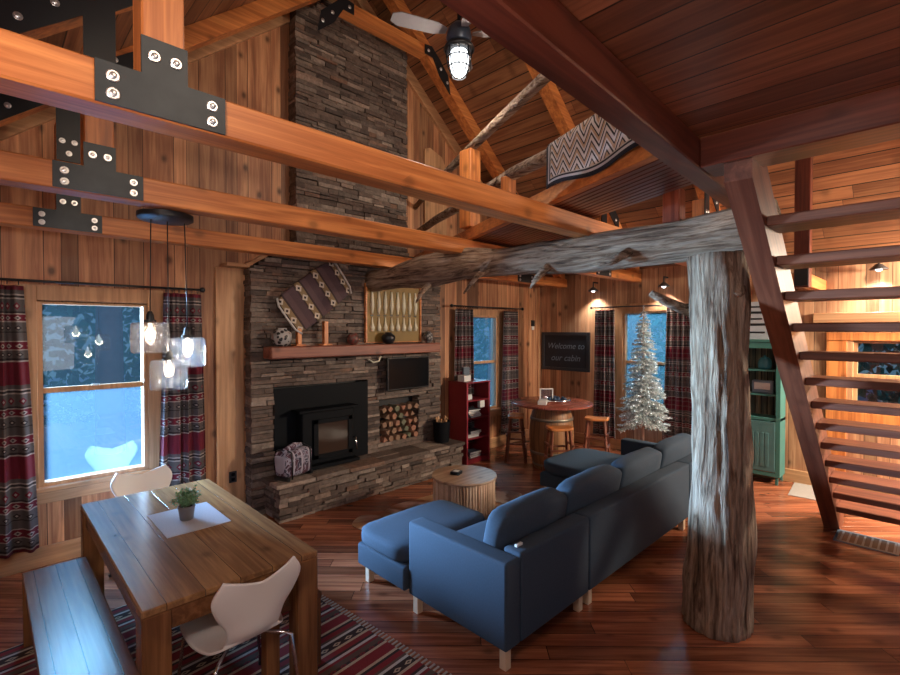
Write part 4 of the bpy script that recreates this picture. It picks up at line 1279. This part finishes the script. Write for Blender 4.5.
# ---------------------------------------------------------------- chalkboard, thermostat, outlets
t = thing('chalkboard', 'black chalkboard with faint chalk writing in a dark frame on the corner wall', 'chalkboard', (XB - .003, 4.75, 1.26), R(-90))
bm = new(); bx(bm, -.44, .44, -.012, 0, .05, .65); obj('slate', bm, plain('slate', (.014, .020, .030), .6, .5, 5.), t)
bm = new(); bx(bm, -.50, -.44, -.03, 0, 0, .70, .004); bx(bm, .44, .50, -.03, 0, 0, .70, .004); bx(bm, -.44, .44, -.03, 0, 0, .055, .004); bx(bm, -.44, .44, -.03, 0, .645, .70, .004); obj('frame', bm, plain('dark_frame', (.035, .04, .05), .4), t)
chalk = plain('chalk', (.20, .26, .32), .9)
def text(body, size, loc, mat, parent, name='lettering', shear=0.):
    cu = bpy.data.curves.new(name, 'FONT'); cu.body = body; cu.size = size; cu.extrude = .0006; cu.align_x = 'CENTER'; cu.shear = shear
    tmp = bpy.data.objects.new(name, cu); COL.objects.link(tmp)
    me = bpy.data.meshes.new_from_object(tmp.evaluated_get(bpy.context.evaluated_depsgraph_get()))
    bpy.data.objects.remove(tmp)
    me.materials.clear(); me.materials.append(mat)
    me.transform(Matrix.Rotation(R(90), 4, 'X'))
    o = bpy.data.objects.new(name, me); COL.objects.link(o); o.parent = parent; o.location = loc
    return o
text('Welcome to', .15, (0, -.0135, .40), chalk, t, shear=.3)
text('our cabin', .16, (0, -.0135, .18), chalk, t, shear=.3)
t = thing('thermostat', 'small dark thermostat with white base on the wall near the corner', 'thermostat', (7.30, YA - .021, 2.0))
bm = new(); bx(bm, -.045, .045, -.025, 0, .07, .18, .004); obj('display', bm, 'black', t)
bm = new(); bx(bm, -.035, .035, -.02, 0, 0, .065, .004); obj('base', bm, 'paper', t)
def outlet(loc, rz, mat, label):
    t = thing('wall_outlet', label, 'outlet', loc, rz)
    bm = new(); bx(bm, -.04, .04, -.007, 0, -.06, .06, .003); obj('cover_plate', bm, mat, t)
    bm = new(); bx(bm, -.017, .017, -.009, -.0072, .012, .042); bx(bm, -.017, .017, -.009, -.0072, -.042, -.012); obj('socket', bm, 'screen', t)
outlet((1.90, YA - .031, .43), 0, 'black', 'black outlet on the wood trim left of the hearth')
outlet((XB - .001, 3.86, .62), R(-90), 'paper', 'white outlet under the window left of the flocked tree')

# ---------------------------------------------------------------- flocked tree
t = thing('christmas_tree', 'slim flocked white-green Christmas tree in front of the far window', 'christmas tree', (6.95, 3.03, 0))
TH = 2.30
bm = new(); tube(bm, [(0, 0, .05), (0, 0, TH - .02)], [.022, .008], 10); obj('trunk', bm, plain('birch_pole', (.50, .36, .28), .7), t, True)
bm = new()
for i in range(4):
    a = i * 1.5708 + .4; bar(bm, (0, 0, .07), (.26 * math.cos(a), .26 * math.sin(a), .013), .02, .022)
obj('stand', bm, 'black', t)
bw = new(); bn = new()
rt = random.Random(12)
lights_ = []
def twig(p, d, L, wd):
    """short flocked branchlet with needles around it"""
    q = p + d * L
    tube(bw, [p, q], [.004, .002], 4, False)
    s0 = d.cross(Vector((0, 0, 1)));
    if s0.length < .01: s0 = Vector((1, 0, 0))
    s0.normalize(); u0 = s0.cross(d)
    k = max(3, int(L / .013))
    for j in range(k):
        c = p.lerp(q, (j + .5) / k)
        for m in range(4):
            a = rt.uniform(0, 6.283)
            r_ = (s0 * math.cos(a) + u0 * math.sin(a)) * wd + d * .022
            w = d.cross(r_).normalized() * .0065
            bn.faces.new([bn.verts.new(c - w), bn.verts.new(c + w), bn.verts.new(c + r_)])
z = .66
while z < TH - .04:
    f = (z - .5) / (TH - .5)
    Rr = .36 * (1 - f) ** .85 + .03
    nb = int(5 + 9 * (1 - f))
    for i in range(nb):
        a = i * 6.283 / nb + rt.uniform(-.25, .25) + z * 7
        L = Rr * rt.uniform(.75, 1.12)
        d = Vector((math.cos(a), math.sin(a), rt.uniform(-.28, .05) - .12)).normalized()
        p = Vector((0, 0, z + rt.uniform(-.02, .02)))
        twig(p, d, L, .022)
        m = int(L / .075)
        for j in range(m):
            c = p + d * (L * (.35 + .65 * j / max(m, 1)))
            for s in (-1, 1):
                sd = (d + s * d.cross(Vector((0, 0, 1))).normalized() * rt.uniform(.7, 1.1) + Vector((0, 0, rt.uniform(-.15, .25)))).normalized()
                twig(c, sd, rt.uniform(.05, .11) * (1 - .3 * f), .02)
        if rt.random() < .55: lights_.append(p + d * L * .9)
    z += .055
twig(Vector((0, 0, TH - .05)), Vector((0, 0, 1)), .10, .02)
def flock():
    t = NT('flocked_needles')
    r = t.n('ShaderNodeNewGeometry').outputs['Random Per Island']
    return t.fin(t.ramp(r, [(0., (.12, .22, .20)), (.22, (.45, .56, .55)), (.45, (.78, .84, .86)), (1., (.92, .95, .98))]), .8)
obj('needles', bn, flock(), t); obj('branches', bw, plain('flocked_twig', (.30, .27, .24), .8), t)
bm = new()
for c in lights_[:110]: bmesh.ops.create_icosphere(bm, subdivisions=1, radius=.007, matrix=Matrix.Translation(c))
o = obj('fairy_lights', bm, emit('fairy_light', (.85, .95, 1.), 3.), t); o['kind'] = 'stuff'
t = None

# ---------------------------------------------------------------- hutch and things on it
t = thing('hutch_cabinet', 'tall green painted hutch with open shelves above a beadboard door behind the log post', 'hutch', (7.44, 1.74, 0), R(-90))
bm = new()
bx(bm, -.34, -.32, -.15, .14, .10, 1.84, .002); bx(bm, .32, .34, -.15, .14, .10, 1.84, .002); bx(bm, -.36, .36, -.17, .15, 1.84, 1.875, .004); bx(bm, -.32, .32, .12, .14, .1, 1.84); bx(bm, -.34, .34, -.155, .14, .82, .86, .003)
bx(bm, -.34, -.29, -.16, -.148, .10, 1.84); bx(bm, .29, .34, -.16, -.148, .10, 1.84); bx(bm, -.29, .29, -.16, -.148, 1.76, 1.84); bx(bm, -.29, .29, -.16, -.148, .10, .15)
obj('carcass', bm, 'green_paint', t)
for x in (-.32, .29):
    for y in (-.155, .11):
        bm = new(); bx(bm, x, x + .03, y, y + .03, 0, .10, .002); obj('foot', bm, 'green_paint', t)
bm = new(); bx(bm, -.318, .318, .110, .1195, .86, 1.83); obj('back_panel', bm, wood('shelf_back_slats', (.22, .17, .10), (.05, .06, .05), 'z', .6, .1, .07, 'x', .012), t)
for z in (1.14, 1.46):
    bm = new(); bx(bm, -.32, .32, -.14, .108, z, z + .022); obj('shelf', bm, 'green_paint', t)
bm = new()
bx(bm, -.285, .285, -.162, -.15, .16, .81, .003)
for i in range(8): bx(bm, -.21 + i * .055, -.17 + i * .055, -.166, -.161, .22, .66, .002)
d_ = obj('door', bm, plain('faded_green_door', (.085, .21, .215), .5, .25, 6.), t)
bm = new(); tube(bm, [(-.20, -.165, .75), (-.10, -.185, .735), (.0, -.165, .75)], .008, 8); obj('handle', bm, 'bolt', d_, True)
t = thing('teal_crock', 'teal glazed crock on the upper shelf of the green hutch', 'crock', (7.40, 1.60, 1.4835))
bm = new(); lathe(bm, [(.06, 0), (.075, .02), (.08, .08), (.07, .12), (.075, .125), (.06, .125), (.055, .11), (0, .10)], 20); obj('body', bm, 'teal', t, True)
bm = new(); lathe(bm, [(.07, .126), (.04, .155), (.012, .165), (.014, .18), (0, .185)], 16); obj('lid', bm, 'teal', t, True)
t = thing('shelf_radio', 'small blue-grey radio on the middle shelf of the green hutch', 'radio', (7.40, 1.62, 1.1635), R(-90))
bm = new(); bx(bm, -.12, .12, -.04, .04, 0, .17, .012); obj('case', bm, plain('radio_case', (.20, .26, .34), .4), t)
bm = new(); bx(bm, -.09, .09, -.044, -.0405, .05, .14, .002); obj('dial', bm, 'paper', t)
t = thing('tin_sign', 'rounded grey and white sign leaning on top of the green hutch', 'sign', (7.40, 1.72, 1.877), R(-90))
bm = new(); prism(bm, [(-.16, 0), (.16, 0), (.17, .10), (.15, .46), (.10, .50), (-.10, .50), (-.15, .46), (-.17, .10)], 1, -.01, .01); obj('plate', bm, plain('sign_grey', (.42, .44, .48), .4, .2, 8.), t)
bm = new()
for i, (w, z) in enumerate(((.10, .42), (.12, .34), (.09, .26), (.13, .18), (.12, .08))): bx(bm, -w, w, -.013, -.0105, z, z + .022 + .01 * (i % 2), .001)
obj('motif', bm, 'black', t)
bm = new(); bx(bm, -.16, .16, -.40, .40, 0, .008, .002)
tag(obj('door_mat', bm, plain('grey_mat', (.34, .30, .27), .9, .2, 60.), None, False, (7.36, 1.12, 0), R(-86)), 'pale grey mat on the bright floor beside the stairs', 'mat')

# ---------------------------------------------------------------- wall down lights
def downlight(loc, label):
    t = thing('wall_downlight', label, 'wall light', loc, 0, 'small dome lights on the far wall')
    bm = new(); lathe(bm, [(.012, .16), (.012, .07), (.03, .065), (.085, .012), (.088, 0), (.080, 0), (.03, .055), (0, .06)], 20); obj('shade', bm, plain('lamp_shade_metal', (.10, .09, .09), .4, Metallic=.5) if 'lamp_shade_metal' not in bpy.data.materials else bpy.data.materials['lamp_shade_metal'], t, True)
    bm = new(); bmesh.ops.create_uvsphere(bm, u_segments=12, v_segments=8, radius=.034, matrix=Matrix.Translation((0, 0, .012))); obj('bulb', bm, 'cool_bulb', t, True)
    bm = new(); bar(bm, (0, 0, .15), (XB - loc[0], 0, .15), .02, .02); obj('arm', bm, 'black', t)
    lamp('downlight_glow', 'SPOT', (loc[0], loc[1], loc[2] - .03), 42, (1., .92, .84), (.10, 0, -1), spot_size=R(110), spot_blend=.6, shadow_soft_size=.04)
downlight((7.45, 4.12, 2.66), 'small lit dome light above the rod left of the flocked tree')
downlight((7.45, 2.94, 2.66), 'small lit dome light above the flocked tree')
downlight((7.45, .49, 2.70), 'small lit dome light seen between the stair treads')

# ---------------------------------------------------------------- ceiling fan with lantern
t = thing('ceiling_fan', 'grey-bladed ceiling fan with a lit caged lantern hanging from the roof ridge', 'ceiling fan', (3.07, 3.02, 4.40))
bm = new(); tube(bm, [(0, 0, .30), (0, 0, roofz(3.07, .02) - 4.40)], .016, 10); obj('down_rod', bm, 'iron', t, True)
bm = new(); lathe(bm, [(0, .34), (.05, .33), (.10, .28), (.115, .20), (.10, .16), (.06, .14), (0, .14)], 24); obj('motor', bm, plain('fan_motor', (.06, .08, .12), .35, Metallic=.4), t, True, angle=40)
for a in (158, 247, 38, 315):
    a = R(a); c, s = math.cos(a), math.sin(a)
    bm = new()
    M = Matrix.Rotation(a, 4, 'Z') @ Matrix.Translation((0, 0, .24)) @ Matrix.Rotation(R(10), 4, 'X')
    v = prism(bm, [(.12, -.03), (.22, -.065), (.55, -.075), (.62, -.04), (.62, .04), (.55, .075), (.22, .065), (.12, .03)], 2, -.004, .004)
    bmesh.ops.transform(bm, matrix=M, verts=v)
    obj('blade', bm, plain('fan_blade_grey', (.22, .20, .21), .45, .15, 10.) if 'fan_blade_grey' not in bpy.data.materials else bpy.data.materials['fan_blade_grey'], t)
bm = new(); lathe(bm, [(.05, .14), (.13, .125), (.14, .10), (.10, .085), (.075, .085)], 24, cap=False); obj('lantern_cap', bm, 'black', t, True)
bm = new(); lathe(bm, [(.07, .085), (.085, .06), (.085, -.02), (.065, -.10), (.045, -.125), (0, -.13)], 20); obj('globe', bm, 'cool_bulb', t, True)
bm = new()
for k in range(8):
    a = k * .7854; c, s = math.cos(a), math.sin(a)
    tube(bm, [(.12 * c, .12 * s, .10), (.108 * c, .108 * s, .02), (.095 * c, .095 * s, -.06), (.06 * c, .06 * s, -.135)], .005, 6)
for z_, r_ in ((.02, .108), (-.06, .095), (-.135, .06)):
    tube(bm, [(r_ * math.cos(k * .3927), r_ * math.sin(k * .3927), z_) for k in range(17)], .005, 6, False)
obj('cage', bm, 'iron', t, True)
lamp('fan_glow', 'POINT', (3.07, 3.02, 4.20), 30, (1., .88, .74), shadow_soft_size=.09)
